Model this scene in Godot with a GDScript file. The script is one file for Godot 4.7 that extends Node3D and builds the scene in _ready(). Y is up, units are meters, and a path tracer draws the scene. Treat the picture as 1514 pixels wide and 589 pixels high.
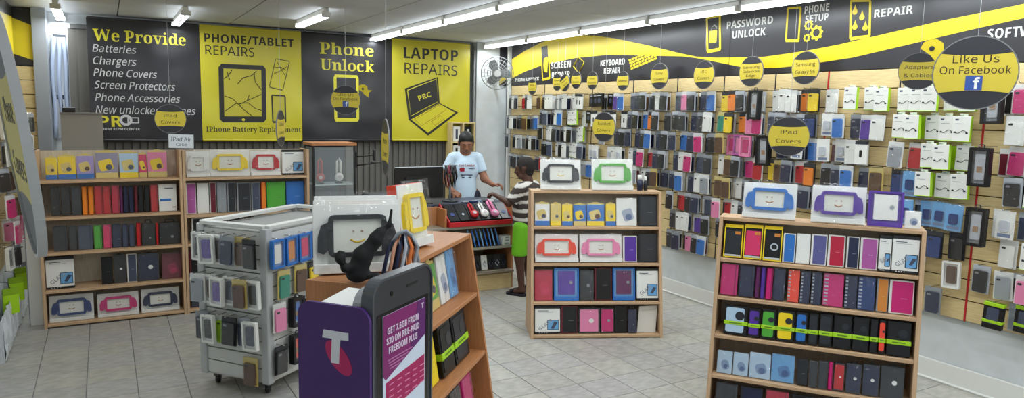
extends Node3D
# A phone accessory and repair shop. Metres, y up. The camera stands at x = 0, z = 0; the back wall is at z = -9.6, the slatwall at x = 5.28.

const WALL_CASE_ITEMS := [
	[4, -0.397, 0.083, 0.2, "themed", "yellow", "blue"],
	[4, -0.284, 0.128, 0.215, "themed", "yellow", "blue"],
	[4, -0.149, 0.126, 0.22, "themed", "lilac", "blue"],
	[4, 0.012, 0.17, 0.247, "themed", "grey violet", "straw"],
	[4, 0.182, 0.144, 0.24, "themed", "pale blue", "yellow"],
	[4, 0.293, 0.061, 0.227, "themed", "rose", "straw"],
	[4, 0.409, 0.154, 0.25, "themed", "pink", "straw"],
	[4, 0.746, 0.203, 0.235, "kids", "white"],
	[4, 1.024, 0.348, 0.245, "kids", "yellow"],
	[4, 1.347, 0.278, 0.236, "kids", "red"],
	[4, 1.613, 0.224, 0.247, "glass"],
	[3, -0.381, 0.064, 0.25, "case", "black"],
	[3, -0.306, 0.07, 0.247, "case", "black"],
	[3, -0.228, 0.071, 0.244, "case", "charcoal"],
	[3, -0.165, 0.039, 0.242, "case", "orange"],
	[3, -0.118, 0.04, 0.241, "case", "orange"],
	[3, -0.062, 0.06, 0.245, "case", "red"],
	[3, 0.001, 0.056, 0.242, "case", "red"],
	[3, 0.067, 0.059, 0.246, "case", "crimson"],
	[3, 0.112, 0.02, 0.239, "case", "plum"],
	[3, 0.146, 0.036, 0.237, "case", "navy"],
	[3, 0.188, 0.036, 0.236, "case", "navy"],
	[3, 0.226, 0.023, 0.241, "case", "maroon"],
	[3, 0.265, 0.042, 0.239, "case", "black"],
	[3, 0.314, 0.04, 0.238, "case", "black"],
	[3, 0.371, 0.057, 0.242, "case", "red"],
	[3, 0.481, 0.146, 0.245, "whitebox", "blue"],
	[2, -0.358, 0.104, 0.216, "case", "charcoal"],
	[2, -0.267, 0.061, 0.21, "case", "charcoal"],
	[2, -0.175, 0.107, 0.21, "case", "slate"],
	[2, -0.081, 0.06, 0.205, "case", "green"],
	[2, -0.01, 0.061, 0.206, "case", "rose"],
	[2, 0.064, 0.07, 0.208, "case", "navy"],
	[2, 0.129, 0.044, 0.204, "case", "slate"],
	[2, 0.182, 0.045, 0.201, "case", "slate"],
	[2, 0.235, 0.034, 0.21, "case", "red"],
	[2, 0.313, 0.105, 0.235, "handle", "black"],
	[2, 0.384, 0.019, 0.201, "case", "red"],
	[2, 0.486, 0.169, 0.232, "handle", "black"],
	[1, -0.377, 0.213, 0.277, "glass"],
	[1, -0.024, 0.085, 0.242, "cover", "black", "black"],
	[1, 0.075, 0.096, 0.264, "disc", "black", "white"],
	[1, 0.17, 0.077, 0.256, "cover", "slate", "white"],
	[1, 0.302, 0.171, 0.251, "disc", "navy", "white"],
	[1, 0.501, 0.176, 0.235, "wrap", "maroon"],
	[0, -0.303, 0.329, 0.224, "kids", "deep blue"],
	[0, 0.051, 0.322, 0.203, "kids", "magenta"],
	[0, 0.388, 0.312, 0.21, "kids", "navy"],
	[3, 0.674, 0.088, 0.285, "cover", "orchid", "white"],
	[3, 0.779, 0.098, 0.281, "cover", "white", "white"],
	[3, 0.864, 0.055, 0.285, "cover", "maroon", "white"],
	[3, 0.941, 0.08, 0.282, "cover", "grey", "grey"],
	[3, 1.027, 0.075, 0.28, "cover", "charcoal", "grey"],
	[3, 1.137, 0.122, 0.276, "cover", "charcoal", "grey"],
	[3, 1.246, 0.077, 0.273, "cover", "slate", "grey"],
	[3, 1.319, 0.044, 0.277, "cover", "orange", "red"],
	[3, 1.438, 0.175, 0.273, "cover", "green", "green"],
	[3, 1.625, 0.18, 0.274, "cover", "blue", "blue"],
	[2, 0.723, 0.101, 0.254, "cover", "black", "white"],
	[2, 0.877, 0.191, 0.252, "cover", "black", "white"],
	[2, 1.044, 0.112, 0.244, "cover", "black", "grey"],
	[2, 1.166, 0.114, 0.244, "handle", "black"],
	[2, 1.293, 0.122, 0.243, "cover", "black", "white"],
	[2, 1.432, 0.125, 0.243, "handle", "black"],
	[2, 1.6, 0.18, 0.248, "handle", "black"],
	[1, 0.695, 0.101, 0.245, "cover", "black", "maroon"],
	[1, 0.841, 0.174, 0.246, "cover", "charcoal", "black"],
	[1, 1.042, 0.197, 0.231, "cover", "black", "slate"],
	[0, 0.683, 0.072, 0.224, "case", "navy"],
	[0, 0.751, 0.041, 0.23, "case", "magenta"],
	[0, 0.85, 0.139, 0.22, "case", "navy"],
]
const MIDDLE_CASE_ITEMS := [
	[4, -0.309, 0.354, 0.263, "kids", "black"],
	[4, 0.149, 0.365, 0.275, "kids", "green"],
	[4, 0.391, 0.052, 0.135, "bottle", "navy"],
	[4, 0.443, 0.034, 0.124, "bottle", "charcoal"],
	[3, -0.47, 0.127, 0.208, "themed", "white", "blue"],
	[3, -0.352, 0.092, 0.203, "themed", "straw", "yellow"],
	[3, -0.251, 0.092, 0.198, "themed", "yellow", "blue"],
	[3, -0.141, 0.11, 0.199, "themed", "blue", "straw"],
	[3, -0.001, 0.153, 0.206, "themed", "blue", "yellow"],
	[3, 0.134, 0.087, 0.207, "themed", "yellow", "blue"],
	[3, 0.274, 0.181, 0.28, "wrap", "white"],
	[3, 0.479, 0.197, 0.276, "cover", "charcoal", "black"],
	[2, -0.346, 0.375, 0.239, "kids", "scarlet"],
	[2, 0.043, 0.373, 0.24, "kids", "pink"],
	[2, 0.301, 0.123, 0.229, "cover", "violet", "white"],
	[2, 0.475, 0.2, 0.248, "cover", "charcoal", "black"],
	[1, -0.46, 0.152, 0.262, "wrap", "crimson"],
	[1, -0.261, 0.215, 0.28, "blueframe", "violet"],
	[1, -0.084, 0.122, 0.279, "disc", "charcoal", "grey"],
	[1, 0.062, 0.152, 0.285, "cover", "black", "maroon"],
	[1, 0.244, 0.195, 0.285, "blueframe", "plum"],
	[1, 0.464, 0.214, 0.285, "glass"],
	[0, -0.427, 0.216, 0.268, "glass"],
	[0, -0.237, 0.141, 0.262, "cover", "black", "maroon"],
	[0, -0.064, 0.186, 0.255, "disc", "pink", "white"],
	[0, 0.095, 0.119, 0.254, "disc", "magenta", "grey"],
	[0, 0.215, 0.104, 0.265, "cover", "black", "black"],
	[0, 0.314, 0.075, 0.253, "handle", "navy"],
	[0, 0.455, 0.189, 0.252, "whitecard", "white"],
]
const RIGHT_CASE_ITEMS := [
	[5, -0.288, 0.317, 0.223, "kids", "blue"],
	[5, 0.108, 0.301, 0.227, "kids", "violet"],
	[5, 0.363, 0.187, 0.21, "blueframe", "white", "violet"],
	[5, 0.516, 0.1, 0.104, "wrap", "white"],
	[4, -0.486, 0.113, 0.212, "yellowframe", "charcoal"],
	[4, -0.367, 0.11, 0.224, "yellowframe", "rose"],
	[4, -0.25, 0.108, 0.24, "yellowframe", "black"],
	[4, -0.154, 0.071, 0.18, "cover", "blue", "white"],
	[4, -0.073, 0.077, 0.184, "cover", "white", "white"],
	[4, 0.016, 0.087, 0.188, "cover", "slate blue", "white"],
	[4, 0.113, 0.093, 0.192, "cover", "crimson", "white"],
	[4, 0.203, 0.066, 0.191, "cover", "navy", "white"],
	[4, 0.29, 0.093, 0.191, "cover", "orchid", "white"],
	[4, 0.375, 0.064, 0.214, "glass"],
	[4, 0.482, 0.138, 0.221, "glass"],
	[3, -0.494, 0.101, 0.207, "case", "magenta"],
	[3, -0.388, 0.09, 0.208, "case", "navy"],
	[3, -0.323, 0.025, 0.2, "case", "plum"],
	[3, -0.291, 0.025, 0.201, "case", "violet"],
	[3, -0.253, 0.037, 0.201, "case", "magenta"],
	[3, -0.196, 0.064, 0.21, "case", "navy"],
	[3, -0.113, 0.066, 0.199, "spiral", "vermilion"],
	[3, -0.046, 0.054, 0.208, "spiral", "navy"],
	[3, 0.017, 0.057, 0.208, "spiral", "navy"],
	[3, 0.111, 0.111, 0.213, "spiral", "magenta"],
	[3, 0.207, 0.066, 0.214, "spiral", "navy"],
	[3, 0.291, 0.09, 0.223, "spiral", "deep blue"],
	[3, 0.376, 0.06, 0.212, "cover", "ochre", "grey"],
	[3, 0.476, 0.127, 0.229, "cover", "magenta", "white"],
	[2, -0.435, 0.14, 0.184, "lime", "pale blue"],
	[2, -0.324, 0.069, 0.177, "lime", "violet"],
	[2, -0.24, 0.084, 0.183, "lime", "green"],
	[2, -0.141, 0.101, 0.189, "lime", "yellow"],
	[2, -0.05, 0.065, 0.191, "lime", "blue"],
	[2, 0.016, 0.053, 0.192, "lime", "charcoal"],
	[2, 0.085, 0.071, 0.197, "lime", "charcoal"],
	[2, 0.176, 0.099, 0.199, "lime", "black"],
	[2, 0.275, 0.086, 0.201, "lime", "black"],
	[2, 0.345, 0.039, 0.202, "lime", "black"],
	[2, 0.388, 0.035, 0.207, "lime", "vermilion"],
	[2, 0.475, 0.124, 0.212, "lime", "black"],
	[1, -0.486, 0.092, 0.141, "wrap", "pale blue"],
	[1, -0.388, 0.09, 0.142, "wrap", "pale blue"],
	[1, -0.274, 0.124, 0.156, "wrap", "pale blue"],
	[1, -0.14, 0.132, 0.167, "wrap", "sky"],
	[1, -0.028, 0.061, 0.157, "cover", "charcoal", "charcoal"],
	[1, 0.032, 0.046, 0.156, "case", "charcoal"],
	[1, 0.086, 0.049, 0.163, "case", "charcoal"],
	[1, 0.128, 0.023, 0.165, "case", "magenta"],
	[1, 0.175, 0.059, 0.167, "disc", "red", "white"],
	[1, 0.253, 0.083, 0.175, "disc", "navy", "white"],
	[1, 0.345, 0.088, 0.184, "disc", "navy", "white"],
	[1, 0.456, 0.121, 0.19, "disc", "charcoal", "white"],
]
const SERVICES_TEXT := [
	["We Provide", -0.046, 1.186, 0.954, 0.123, "serif yellow"],
	["Batteries", -0.31, 1.038, 0.429, 0.08, "slant"],
	["Chargers", -0.314, 0.901, 0.429, 0.08, "slant"],
	["Phone Covers", -0.208, 0.768, 0.634, 0.081, "slant"],
	["Screen Protectors", -0.111, 0.63, 0.82, 0.081, "slant"],
	["Phone Accessories", -0.087, 0.489, 0.866, 0.082, "slant"],
	["New unlocked phones", -0.005, 0.349, 1.034, 0.083, "slant"],
	["PR", -0.383, 0.217, 0.23, 0.124, "bold yellow"],
	["PHONE REPAIR CENTER", -0.293, 0.129, 0.404, 0.026, "bold"],
]
const TABLET_TEXT := [
	["PHONE/TABLET", -0.021, 1.232, 1.052, 0.099, "bold"],
	["REPAIRS", -0.258, 1.089, 0.565, 0.106, "plain"],
	["IPhone Battery Replacement", 0.013, 0.134, 1.138, 0.059, "serif"],
]
const UNLOCK_TEXT := [
	["Phone", -0.012, 1.196, 0.723, 0.141, "serif yellow"],
	["Unlock", -0.005, 0.987, 0.725, 0.137, "serif yellow"],
]
const LAPTOP_TEXT := [
	["LAPTOP", -0.012, 1.204, 0.823, 0.15, "bold"],
	["REPAIRS", -0.011, 0.993, 0.805, 0.141, "plain"],
]
const BIG_TABLET := [Vector2(-0.396, 0.931), Vector2(0.159, 0.935), Vector2(0.153, 0.225), Vector2(-0.4, 0.219)]
const BIG_TABLET_SCREEN := [Vector2(-0.344, 0.869), Vector2(0.109, 0.874), Vector2(0.104, 0.276), Vector2(-0.344, 0.273)]
const TILTED_PHONE := [Vector2(0.276, 1.03), Vector2(0.459, 1.005), Vector2(0.365, 0.626), Vector2(0.189, 0.662)]
const SMALL_PHONE := [Vector2(0.217, 0.577), Vector2(0.397, 0.572), Vector2(0.399, 0.219), Vector2(0.223, 0.217)]
const UNLOCK_PHONE := [Vector2(-0.196, 0.863), Vector2(0.142, 0.865), Vector2(0.147, 0.248), Vector2(-0.189, 0.244)]
const LAPTOP_LID := [Vector2(-0.407, 0.713), Vector2(0.091, 0.892), Vector2(0.12, 0.531), Vector2(-0.351, 0.285)]
const LAPTOP_BASE := [Vector2(-0.351, 0.285), Vector2(0.12, 0.526), Vector2(0.415, 0.397), Vector2(-0.054, 0.059)]
const FASCIA_SWOOSH := [Vector2(-3.215, 0.385), Vector2(-2.869, 0.48), Vector2(-2.421, 0.569), Vector2(-2.004, 0.612), Vector2(-1.614, 0.602), Vector2(-1.18, 0.558), Vector2(-0.779, 0.494), Vector2(-0.174, 0.37), Vector2(0.261, 0.269), Vector2(0.561, 0.207), Vector2(0.839, 0.181), Vector2(1.419, 0.157), Vector2(1.851, 0.181), Vector2(2.173, 0.212), Vector2(2.63, 0.272), Vector2(3.027, 0.325), Vector2(3.455, 0.369), Vector2(3.576, 0.385), Vector2(3.585, 0.294), Vector2(3.464, 0.277), Vector2(3.218, 0.242), Vector2(2.745, 0.168), Vector2(2.304, 0.099), Vector2(1.86, 0.064), Vector2(1.578, 0.051), Vector2(1.188, 0.071), Vector2(0.842, 0.139), Vector2(0.562, 0.193), Vector2(0.365, 0.222), Vector2(-0.166, 0.26), Vector2(-0.897, 0.314), Vector2(-1.599, 0.314), Vector2(-2.406, 0.259), Vector2(-2.857, 0.19), Vector2(-3.204, 0.111)]
const FASCIA_TEXT := [
	["PASSWORD", 1.22, 0.481, 0.544, 0.068],
	["UNLOCK", 1.22, 0.385, 0.394, 0.068],
	["PHONE", 1.941, 0.526, 0.237, 0.059],
	["SETUP", 1.947, 0.449, 0.224, 0.059],
	["REPAIR", 2.621, 0.426, 0.307, 0.058],
	["SCREEN", -1.918, 0.247, 0.463, 0.083],
	["REPAIR", -1.911, 0.118, 0.432, 0.079],
	["KEYBOARD", -0.819, 0.221, 0.465, 0.067],
	["REPAIR", -0.824, 0.127, 0.311, 0.067],
	["PHONE UNLOCK", -2.777, 0.083, 0.653, 0.047],
]

const HUES := {
	"black": Color(0.055, 0.055, 0.065), "charcoal": Color(0.15, 0.16, 0.18), "slate": Color(0.25, 0.28, 0.36), "slate blue": Color(0.34, 0.34, 0.55),
	"navy": Color(0.1, 0.13, 0.25), "deep blue": Color(0.1, 0.2, 0.42), "blue": Color(0.16, 0.42, 0.72), "sky": Color(0.4, 0.63, 0.82), "pale blue": Color(0.68, 0.78, 0.86),
	"white": Color(0.88, 0.88, 0.86), "grey": Color(0.56, 0.58, 0.6), "silver": Color(0.72, 0.74, 0.77), "red": Color(0.72, 0.1, 0.13), "scarlet": Color(0.88, 0.26, 0.14), "vermilion": Color(0.9, 0.27, 0.18),
	"crimson": Color(0.7, 0.08, 0.22), "maroon": Color(0.4, 0.08, 0.15), "plum": Color(0.36, 0.1, 0.32), "rose": Color(0.82, 0.2, 0.4), "pink": Color(0.88, 0.5, 0.66),
	"magenta": Color(0.76, 0.1, 0.42), "orchid": Color(0.66, 0.33, 0.6), "violet": Color(0.32, 0.18, 0.58), "lilac": Color(0.62, 0.55, 0.76), "grey violet": Color(0.56, 0.53, 0.63),
	"orange": Color(0.9, 0.5, 0.1), "ochre": Color(0.8, 0.5, 0.2), "yellow": Color(0.92, 0.8, 0.1), "straw": Color(0.82, 0.73, 0.42), "green": Color(0.3, 0.64, 0.2),
	"lime": Color(0.62, 0.8, 0.08), "teal": Color(0.1, 0.52, 0.43), "brown": Color(0.34, 0.23, 0.14), "tan": Color(0.6, 0.46, 0.32),
}
const ORDINAL := ["top", "second", "third", "fourth", "fifth", "sixth", "seventh", "eighth", "ninth", "tenth", "eleventh", "twelfth"]

var mats := {}
var meshes := {}
var taken := {}
var rng := RandomNumberGenerator.new()
var noise_a := FastNoiseLite.new()
var wrap_normal: Texture2D
var wood_tex: Texture2D
var font_plain: SystemFont
var font_bold: SystemFont
var font_serif: SystemFont

# ------------------------------------------------------------------ materials
func mat(c: Color, rough := 0.6, metal := 0.0) -> StandardMaterial3D:
	var key := "%s/%.2f/%.2f" % [c.to_html(), rough, metal]
	if not mats.has(key):
		var m := StandardMaterial3D.new()
		m.albedo_color = c
		m.roughness = rough
		m.metallic = metal
		mats[key] = m
	return mats[key]

func hue(n: String, rough := 0.45) -> StandardMaterial3D:
	return mat(HUES[n], rough)

func film(alpha := 0.1) -> StandardMaterial3D:
	var key := "film%.3f" % alpha
	if not mats.has(key):
		var m := StandardMaterial3D.new()
		m.albedo_color = Color(0.95, 0.97, 1.0, alpha)
		m.transparency = BaseMaterial3D.TRANSPARENCY_ALPHA
		m.roughness = 0.06
		m.normal_enabled = true
		m.normal_texture = wrap_normal
		m.normal_scale = 0.7
		m.uv1_triplanar = true
		m.uv1_scale = Vector3(5, 5, 5)
		mats[key] = m
	return mats[key]

func glass() -> StandardMaterial3D:
	if not mats.has("glass"):
		var m := StandardMaterial3D.new()
		m.albedo_color = Color(0.9, 0.95, 0.95, 0.1)
		m.transparency = BaseMaterial3D.TRANSPARENCY_ALPHA
		m.roughness = 0.03
		mats["glass"] = m
	return mats["glass"]

func noise_tex(freq: float, low: Color, high: Color, octaves := 4, n := 256, sd := 1) -> NoiseTexture2D:
	var f := FastNoiseLite.new()
	f.seed = sd
	f.frequency = freq
	f.fractal_octaves = octaves
	var g := Gradient.new()
	g.set_color(0, low)
	g.set_color(1, high)
	var t := NoiseTexture2D.new()
	t.width = n
	t.height = n
	t.seamless = true
	t.noise = f
	t.color_ramp = g
	return t

func textured(key: String, tex: Texture2D, scale: Vector3, rough := 0.6, tint := Color.WHITE) -> StandardMaterial3D:
	if not mats.has(key):
		var m := StandardMaterial3D.new()
		m.albedo_color = tint
		m.albedo_texture = tex
		m.uv1_triplanar = true
		m.uv1_scale = scale
		m.roughness = rough
		mats[key] = m
	return mats[key]

func wood(tone := "shelf", along_y := false) -> StandardMaterial3D:
	var tint: Color = {"shelf": Color(0.80, 0.665, 0.52), "orange": Color(0.74, 0.50, 0.31), "pale": Color(0.86, 0.82, 0.74), "pine": Color(0.88, 0.79, 0.58)}[tone]
	return textured("wood_%s_%s" % [tone, along_y], wood_tex, Vector3(9, 0.8, 9) if along_y else Vector3(0.8, 9, 9), 0.5, tint)

# ------------------------------------------------------------------ meshes
func tri(st: SurfaceTool, a: Vector3, b: Vector3, c: Vector3, out: Vector3) -> void:
	# front faces run clockwise: flip so that the normal follows «out»
	var n := (c - a).cross(b - a)
	if n.dot(out) < 0.0:
		var t := b
		b = c
		c = t
	for p in [a, b, c]:
		st.add_vertex(p)

func box_mesh(s: Vector3, bev := 0.002) -> Mesh:
	var key := "b%.4f,%.4f,%.4f,%.4f" % [s.x, s.y, s.z, bev]
	if meshes.has(key):
		return meshes[key]
	bev = minf(bev, minf(s.x, minf(s.y, s.z)) * 0.3)
	var st := SurfaceTool.new()
	st.begin(Mesh.PRIMITIVE_TRIANGLES)
	st.set_smooth_group(-1)
	var h := s / 2.0
	var i := h - Vector3.ONE * bev
	for ax in 3:
		for sg in [-1.0, 1.0]:
			var n := Vector3.ZERO
			n[ax] = sg
			var u := (ax + 1) % 3
			var v := (ax + 2) % 3
			var q := []
			for k in [[-1, -1], [1, -1], [1, 1], [-1, 1]]:
				var p := Vector3.ZERO
				p[ax] = sg * h[ax]
				p[u] = k[0] * i[u]
				p[v] = k[1] * i[v]
				q.append(p)
			tri(st, q[0], q[1], q[2], n)
			tri(st, q[0], q[2], q[3], n)
	for ax in 3:
		var u := (ax + 1) % 3
		var v := (ax + 2) % 3
		for su in [-1.0, 1.0]:
			for sv in [-1.0, 1.0]:
				var n := Vector3.ZERO
				n[u] = su
				n[v] = sv
				var q := []
				for e in [-1.0, 1.0]:
					var p := Vector3.ZERO
					p[ax] = e * i[ax]
					p[u] = su * h[u]
					p[v] = sv * i[v]
					var r := p
					r[u] = su * i[u]
					r[v] = sv * h[v]
					q.append(p)
					q.append(r)
				tri(st, q[0], q[1], q[3], n)
				tri(st, q[0], q[3], q[2], n)
	for sx in [-1.0, 1.0]:
		for sy in [-1.0, 1.0]:
			for sz in [-1.0, 1.0]:
				tri(st, Vector3(sx * h.x, sy * i.y, sz * i.z), Vector3(sx * i.x, sy * h.y, sz * i.z), Vector3(sx * i.x, sy * i.y, sz * h.z), Vector3(sx, sy, sz))
	st.generate_normals()
	meshes[key] = st.commit()
	return meshes[key]

func rr_points(w: float, h: float, r: float, seg := 4) -> PackedVector2Array:
	var p := PackedVector2Array()
	r = minf(r, minf(w, h) * 0.499)
	for c in 4:
		var o := Vector2((w / 2 - r) * [1, -1, -1, 1][c], (h / 2 - r) * [1, 1, -1, -1][c])
		for k in seg + 1:
			var a := PI / 2 * (c + float(k) / seg)
			p.append(o + Vector2(cos(a), sin(a)) * r)
	return p

# an outline, in its own xy plane, drawn out from z = 0 to z = t
func slab(pts: PackedVector2Array, t: float, key := "") -> Mesh:
	if key and meshes.has(key):
		return meshes[key]
	if Geometry2D.is_polygon_clockwise(pts):
		pts = pts.duplicate()
		pts.reverse()
	var st := SurfaceTool.new()
	st.begin(Mesh.PRIMITIVE_TRIANGLES)
	st.set_smooth_group(-1)
	var idx := Geometry2D.triangulate_polygon(pts)
	for k in range(0, idx.size(), 3):
		var q := []
		for m in 3:
			q.append(pts[idx[k + m]])
		tri(st, Vector3(q[0].x, q[0].y, t), Vector3(q[1].x, q[1].y, t), Vector3(q[2].x, q[2].y, t), Vector3.BACK)
		tri(st, Vector3(q[0].x, q[0].y, 0), Vector3(q[1].x, q[1].y, 0), Vector3(q[2].x, q[2].y, 0), Vector3.FORWARD)
	for k in pts.size():
		var a := pts[k]
		var b := pts[(k + 1) % pts.size()]
		var n := Vector3(b.y - a.y, a.x - b.x, 0)
		tri(st, Vector3(a.x, a.y, 0), Vector3(b.x, b.y, 0), Vector3(b.x, b.y, t), n)
		tri(st, Vector3(a.x, a.y, 0), Vector3(b.x, b.y, t), Vector3(a.x, a.y, t), n)
	st.generate_normals()
	var m := st.commit()
	if key:
		meshes[key] = m
	return m

func rr(w: float, h: float, t: float, r := 0.01) -> Mesh:
	return slab(rr_points(w, h, r), t, "r%.4f,%.4f,%.4f,%.4f" % [w, h, t, r])

func disc(r: float, t: float, n := 28) -> Mesh:
	var p := PackedVector2Array()
	for k in n:
		p.append(Vector2.from_angle(TAU * k / n) * r)
	return slab(p, t, "d%.4f,%.4f,%d" % [r, t, n])

# a ring between two outlines with the same number of points
func ring(o: PackedVector2Array, i: PackedVector2Array, t: float, key := "") -> Mesh:
	if key and meshes.has(key):
		return meshes[key]
	var st := SurfaceTool.new()
	st.begin(Mesh.PRIMITIVE_TRIANGLES)
	st.set_smooth_group(-1)
	var n := o.size()
	for k in n:
		var m := (k + 1) % n
		var a := Vector3(o[k].x, o[k].y, 0)
		var b := Vector3(o[m].x, o[m].y, 0)
		var c := Vector3(i[k].x, i[k].y, 0)
		var d := Vector3(i[m].x, i[m].y, 0)
		var z := Vector3(0, 0, t)
		tri(st, a + z, b + z, d + z, Vector3.BACK)
		tri(st, a + z, d + z, c + z, Vector3.BACK)
		tri(st, a, b, d, Vector3.FORWARD)
		tri(st, a, d, c, Vector3.FORWARD)
		var w := (a + b - c - d)
		tri(st, a, b, b + z, w)
		tri(st, a, b + z, a + z, w)
		tri(st, c, d, d + z, -w)
		tri(st, c, d + z, c + z, -w)
	st.generate_normals()
	var r := st.commit()
	if key:
		meshes[key] = r
	return r

func rr_ring(w: float, h: float, r: float, b: float, t: float) -> Mesh:
	return ring(rr_points(w, h, r), rr_points(w - 2 * b, h - 2 * b, maxf(r - b, 0.001)), t, "g%.4f,%.4f,%.4f,%.4f,%.4f" % [w, h, r, b, t])

func tube(path: Array, r, sides := 6, closed := false, key := "") -> Mesh:
	if key and meshes.has(key):
		return meshes[key]
	var st := SurfaceTool.new()
	st.begin(Mesh.PRIMITIVE_TRIANGLES)
	var n := path.size()
	var rings := []
	for k in n:
		var a: Vector3 = path[(k - 1 + n) % n] if closed or k > 0 else path[0]
		var b: Vector3 = path[(k + 1) % n] if closed or k < n - 1 else path[n - 1]
		var d := (b - a).normalized()
		var u := d.cross(Vector3.UP if absf(d.y) < 0.9 else Vector3.RIGHT).normalized()
		var v := d.cross(u)
		var rad: float = r[k] if r is Array else r
		var q := []
		for s in sides:
			var an := TAU * s / sides
			q.append(path[k] + (u * cos(an) + v * sin(an)) * rad)
		rings.append(q)
	for k in (n if closed else n - 1):
		var q: Array = rings[k]
		var w: Array = rings[(k + 1) % n]
		for s in sides:
			var t := (s + 1) % sides
			var o: Vector3 = q[s] + q[t] - path[k] * 2
			tri(st, q[s], q[t], w[t], o)
			tri(st, q[s], w[t], w[s], o)
	if not closed:
		for e in [0, n - 1]:
			var q: Array = rings[e]
			var o: Vector3 = path[e] - path[1 if e == 0 else n - 2]
			for s in range(1, sides - 1):
				tri(st, q[0], q[s], q[s + 1], o)
	st.generate_normals()
	var m := st.commit()
	if key:
		meshes[key] = m
	return m

func lathe(prof: Array, seg := 20, key := "") -> Mesh:
	if key and meshes.has(key):
		return meshes[key]
	var st := SurfaceTool.new()
	st.begin(Mesh.PRIMITIVE_TRIANGLES)
	for k in prof.size() - 1:
		var p: Vector2 = prof[k]
		var q: Vector2 = prof[k + 1]
		for s in seg:
			var a := TAU * s / seg
			var b := TAU * (s + 1) / seg
			var pa := Vector3(cos(a) * p.x, p.y, sin(a) * p.x)
			var pb := Vector3(cos(b) * p.x, p.y, sin(b) * p.x)
			var qa := Vector3(cos(a) * q.x, q.y, sin(a) * q.x)
			var qb := Vector3(cos(b) * q.x, q.y, sin(b) * q.x)
			var mid := Vector3(cos((a + b) / 2), 0, sin((a + b) / 2)) * (q.y - p.y) + Vector3(0, p.x - q.x, 0)
			if p.x > 1e-5:
				tri(st, pa, pb, qb, mid)
			if q.x > 1e-5:
				tri(st, pa, qb, qa, mid)
	st.generate_normals()
	var m := st.commit()
	if key:
		meshes[key] = m
	return m

# a crinkled sheet of clear plastic, w by h, in front of z = 0
func sheet(w: float, h: float, amp := 0.004, sd := 0) -> Mesh:
	var key := "s%.3f,%.3f,%.4f,%d" % [w, h, amp, sd]
	if meshes.has(key):
		return meshes[key]
	var st := SurfaceTool.new()
	st.begin(Mesh.PRIMITIVE_TRIANGLES)
	st.set_smooth_group(-1)
	var nx := 7
	var ny := 6
	var g := []
	for j in ny + 1:
		for i in nx + 1:
			var edge := 1.0 if i in [0, nx] or j in [0, ny] else 0.0
			var z := noise_a.get_noise_3d(i * 37.0 + sd * 91.0, j * 41.0, sd * 7.0) * amp * 2.0 + amp * (1.0 - edge)
			g.append(Vector3(w * (float(i) / nx - 0.5), h * (float(j) / ny - 0.5), z))
	for j in ny:
		for i in nx:
			var a: Vector3 = g[j * (nx + 1) + i]
			var b: Vector3 = g[j * (nx + 1) + i + 1]
			var c: Vector3 = g[(j + 1) * (nx + 1) + i + 1]
			var d: Vector3 = g[(j + 1) * (nx + 1) + i]
			if (i + j) % 2 == 0:
				tri(st, a, b, c, Vector3.BACK)
				tri(st, a, c, d, Vector3.BACK)
			else:
				tri(st, a, b, d, Vector3.BACK)
				tri(st, b, c, d, Vector3.BACK)
	st.generate_normals()
	meshes[key] = st.commit()
	return meshes[key]

# ------------------------------------------------------------------ nodes
func numbered(n: String) -> String:
	if not taken.has(n):
		taken[n] = 0
		return n
	taken[n] += 1
	return "%s_%03d" % [n, taken[n]]

func thing(called: String, label: String, category: String, at := Vector3.ZERO, turn := 0.0, group := "") -> Node3D:
	var o := Node3D.new()
	o.name = numbered(called)
	add_child(o)
	o.position = at
	o.rotation.y = turn
	o.set_meta("label", label)
	o.set_meta("category", category)
	if group:
		o.set_meta("group", group)
	return o

func part(parent: Node3D, called: String, mesh: Mesh, m: Material, at := Vector3.ZERO, rot := Vector3.ZERO, label := "") -> MeshInstance3D:
	var o := MeshInstance3D.new()
	o.name = called
	o.mesh = mesh
	o.material_override = m
	parent.add_child(o, true)
	o.position = at
	o.rotation = rot
	if label:
		o.set_meta("label", label)
	return o

func struct(called: String, mesh: Mesh, m: Material, at := Vector3.ZERO, rot := Vector3.ZERO) -> MeshInstance3D:
	var o := part(self, called, mesh, m, at, rot)
	o.set_meta("kind", "structure")
	return o

func box(parent: Node3D, called: String, s: Vector3, m: Material, at: Vector3, rot := Vector3.ZERO, bev := 0.002) -> MeshInstance3D:
	return part(parent, called, box_mesh(s, bev), m, at, rot)

func cap_centre(font: Font) -> float:
	var key := "cap/%s" % font.get_instance_id()
	if not meshes.has(key):
		var t := TextMesh.new()
		t.text = "H"
		t.font = font
		t.font_size = 32
		t.pixel_size = 0.01
		meshes[key] = t.get_aabb().get_center().y
	return meshes[key]

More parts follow.
